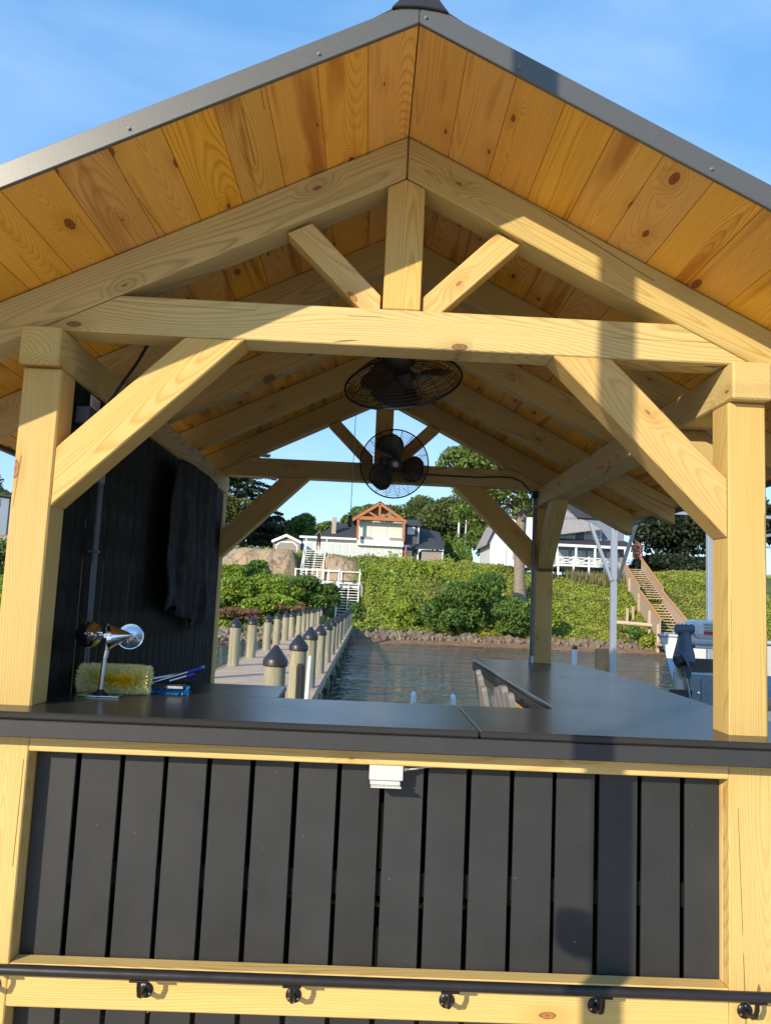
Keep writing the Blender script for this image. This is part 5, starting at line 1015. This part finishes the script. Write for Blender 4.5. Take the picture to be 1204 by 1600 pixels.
for k, (px, py, rx, rz, Y, mt, ds) in enumerate(((585, 905, 24, 20, 57, 'bushbright', 'bright loose shrub just right of the stair landing'), (665, 890, 26, 14, 59, 'bushbright', 'bright shrub below the pink parasol'), (625, 955, 26, 18, 51.5, 'bushbright', 'bright shrub above the riprap right of the pier'), (850, 960, 26, 18, 50.5, 'bushbright', 'bright shrub at the waterline left of the rear right post'), (590, 880, 26, 10, 61, 'bushbright', 'bright weeds along the edge of the house terrace'), (560, 960, 14, 22, 51.5, 'bushdark', 'dark shrub tucked against the pier end'))):
    bush(ds, px, py, rx, rz, Y, 3000, mt)
def reeds():
    n = 1500; p = np.array([tp_(rng.uniform(868, 956), 897, 64) for _ in range(n)]); x = p[:, 0]; y = rng.uniform(58.5, 62.5, n); z = height(x, y); h = rng.uniform(.25, .55, n)[:, None]; d = np.array([0, 0, 1])+rng.normal(size=(n, 3))*np.array([.16, .16, 0]); C = np.stack([x, y, z], 1)+d*h; sd_ = np.cross(d, unit(n)); sd_ /= np.linalg.norm(sd_, axis=1, keepdims=True)
    tag(quads('reeds', C, d*h, sd_*.05, 'reed'), 'tall reeds growing below the white deck', 'reeds', kind='stuff')
reeds()
def rocks():
    M['rock'] = plain('shore_rock', (.19, .15, .105), .9, var=.45, nscale=1.6, bump=.6, bscale=6); n = 1900; vs, fs = [], []
    bm = bmesh.new(); bmesh.ops.create_icosphere(bm, subdivisions=1, radius=1.0); bv = np.array([v.co[:] for v in bm.verts]); bf = np.array([[v.index for v in f.verts] for f in bm.faces]); bm.free()
    for i in range(n):
        x = rng.uniform(-12, 24); d = abs(rng.normal(0, .8))+1.3 if x > -1.5 else rng.uniform(.3, 3.3)
        if x > 5 and rng.random() < .6: continue
        y = shore(x)+d; s = rng.uniform(.09, .26); q = bv*(s*rng.uniform(.6, 1.2, 3))*(1+rng.normal(size=(len(bv), 1))*.16); a = rng.uniform(0, 6.28); ca, sa_ = math.cos(a), math.sin(a); q = np.stack([q[:, 0]*ca-q[:, 1]*sa_, q[:, 0]*sa_+q[:, 1]*ca, q[:, 2]], 1)+np.array([x, y, float(height(x, y))+s*.2]); fs.append(bf+len(vs)*len(bv)); vs.append(q)
    me = bpy.data.meshes.new('shore_rocks'); me.from_pydata(np.concatenate(vs).tolist(), [], np.concatenate(fs).tolist()); tag(link('shore_rocks', me, 'rock'), 'pale riprap stones along the waterline', 'rocks', kind='stuff')
rocks()

# ================================================================= PERSON at the head of the stairs
def person():
    b = at(497, 861, 62.4); b.z = max(4.33, float(height(b.x, 62.4))+.03); t = thing('person', 'person in dark clothing with raised hands at the head of the white stairs', 'person', b); H = 1.66
    J = {'pel': (0, 0, .92, .14), 'wai': (0, .01, 1.08, .125), 'che': (0, .0, 1.28, .15), 'nec': (0, -.01, 1.43, .055), 'hd0': (0, -.03, 1.52, .085), 'hd1': (0, -.03, 1.62, .075), 'hipl': (-.09, 0, .86, .095), 'knl': (-.10, -.02, .47, .065), 'anl': (-.11, .01, .08, .042), 'tol': (-.12, -.14, .03, .032), 'hipr': (.09, 0, .86, .095), 'knr': (.10, -.01, .47, .065), 'anr': (.11, .02, .08, .042), 'tor': (.12, -.13, .03, .032), 'shl': (-.17, 0, 1.37, .065), 'ell': (-.27, -.12, 1.17, .045), 'wrl': (-.13, -.27, 1.40, .032), 'hal': (-.09, -.30, 1.48, .035), 'shr': (.17, 0, 1.37, .065), 'elr': (.28, -.12, 1.18, .045), 'wrr': (.14, -.27, 1.41, .032), 'har': (.09, -.30, 1.49, .035)}
    E_ = 'pel-wai wai-che che-nec nec-hd0 hd0-hd1 pel-hipl hipl-knl knl-anl anl-tol pel-hipr hipr-knr knr-anr anr-tor che-shl shl-ell ell-wrl wrl-hal che-shr shr-elr elr-wrr wrr-har'.split(); ks = list(J); me = bpy.data.meshes.new('body'); me.from_pydata([J[k][:3] for k in ks], [tuple(ks.index(x) for x in e.split('-')) for e in E_], []); me.update()
    o = bpy.data.objects.new('body', me); col.objects.link(o); o.modifiers.new('skin', 'SKIN'); o.modifiers.new('sub', 'SUBSURF').levels = 2
    for i, k in enumerate(ks): me.skin_vertices[0].data[i].radius = (J[k][3], J[k][3]); me.skin_vertices[0].data[i].use_root = (k == 'pel')
    dg = bpy.context.evaluated_depsgraph_get(); m2 = bpy.data.meshes.new_from_object(o.evaluated_get(dg)); bpy.data.objects.remove(o)
    m2.materials.clear()
    bo = link('body', m2, plain('skin_tone', (.45, .26, .18), .5), t, True); m2.materials.append(plain('dark_clothes', (.02, .018, .02), .8))
    for p in m2.polygons:
        c = p.center; p.use_smooth = True; p.material_index = 1 if (.42 < c.z < 1.43 and not (c.y < -.13)) or c.z < .1 else 0
    latheo('hair', [(.0, .10), (.06, .085), (.088, .03), (.088, -.03), (.07, -.05), (0, -.03)], plain('hair_brown', (.10, .05, .03), .7), t, 14, Matrix.Translation((0, 0.0, 1.60)), True)
    box('phone', -.045, .045, -.345, -.335, 1.45, 1.53, 'ink', t, .003, True)
    latheo('shirt_hem', [(.15, .0), (.155, .02), (.15, .12), (.0, .13)], 'ink', t, 14, Matrix.Translation((0, 0, .84)), True)
person()
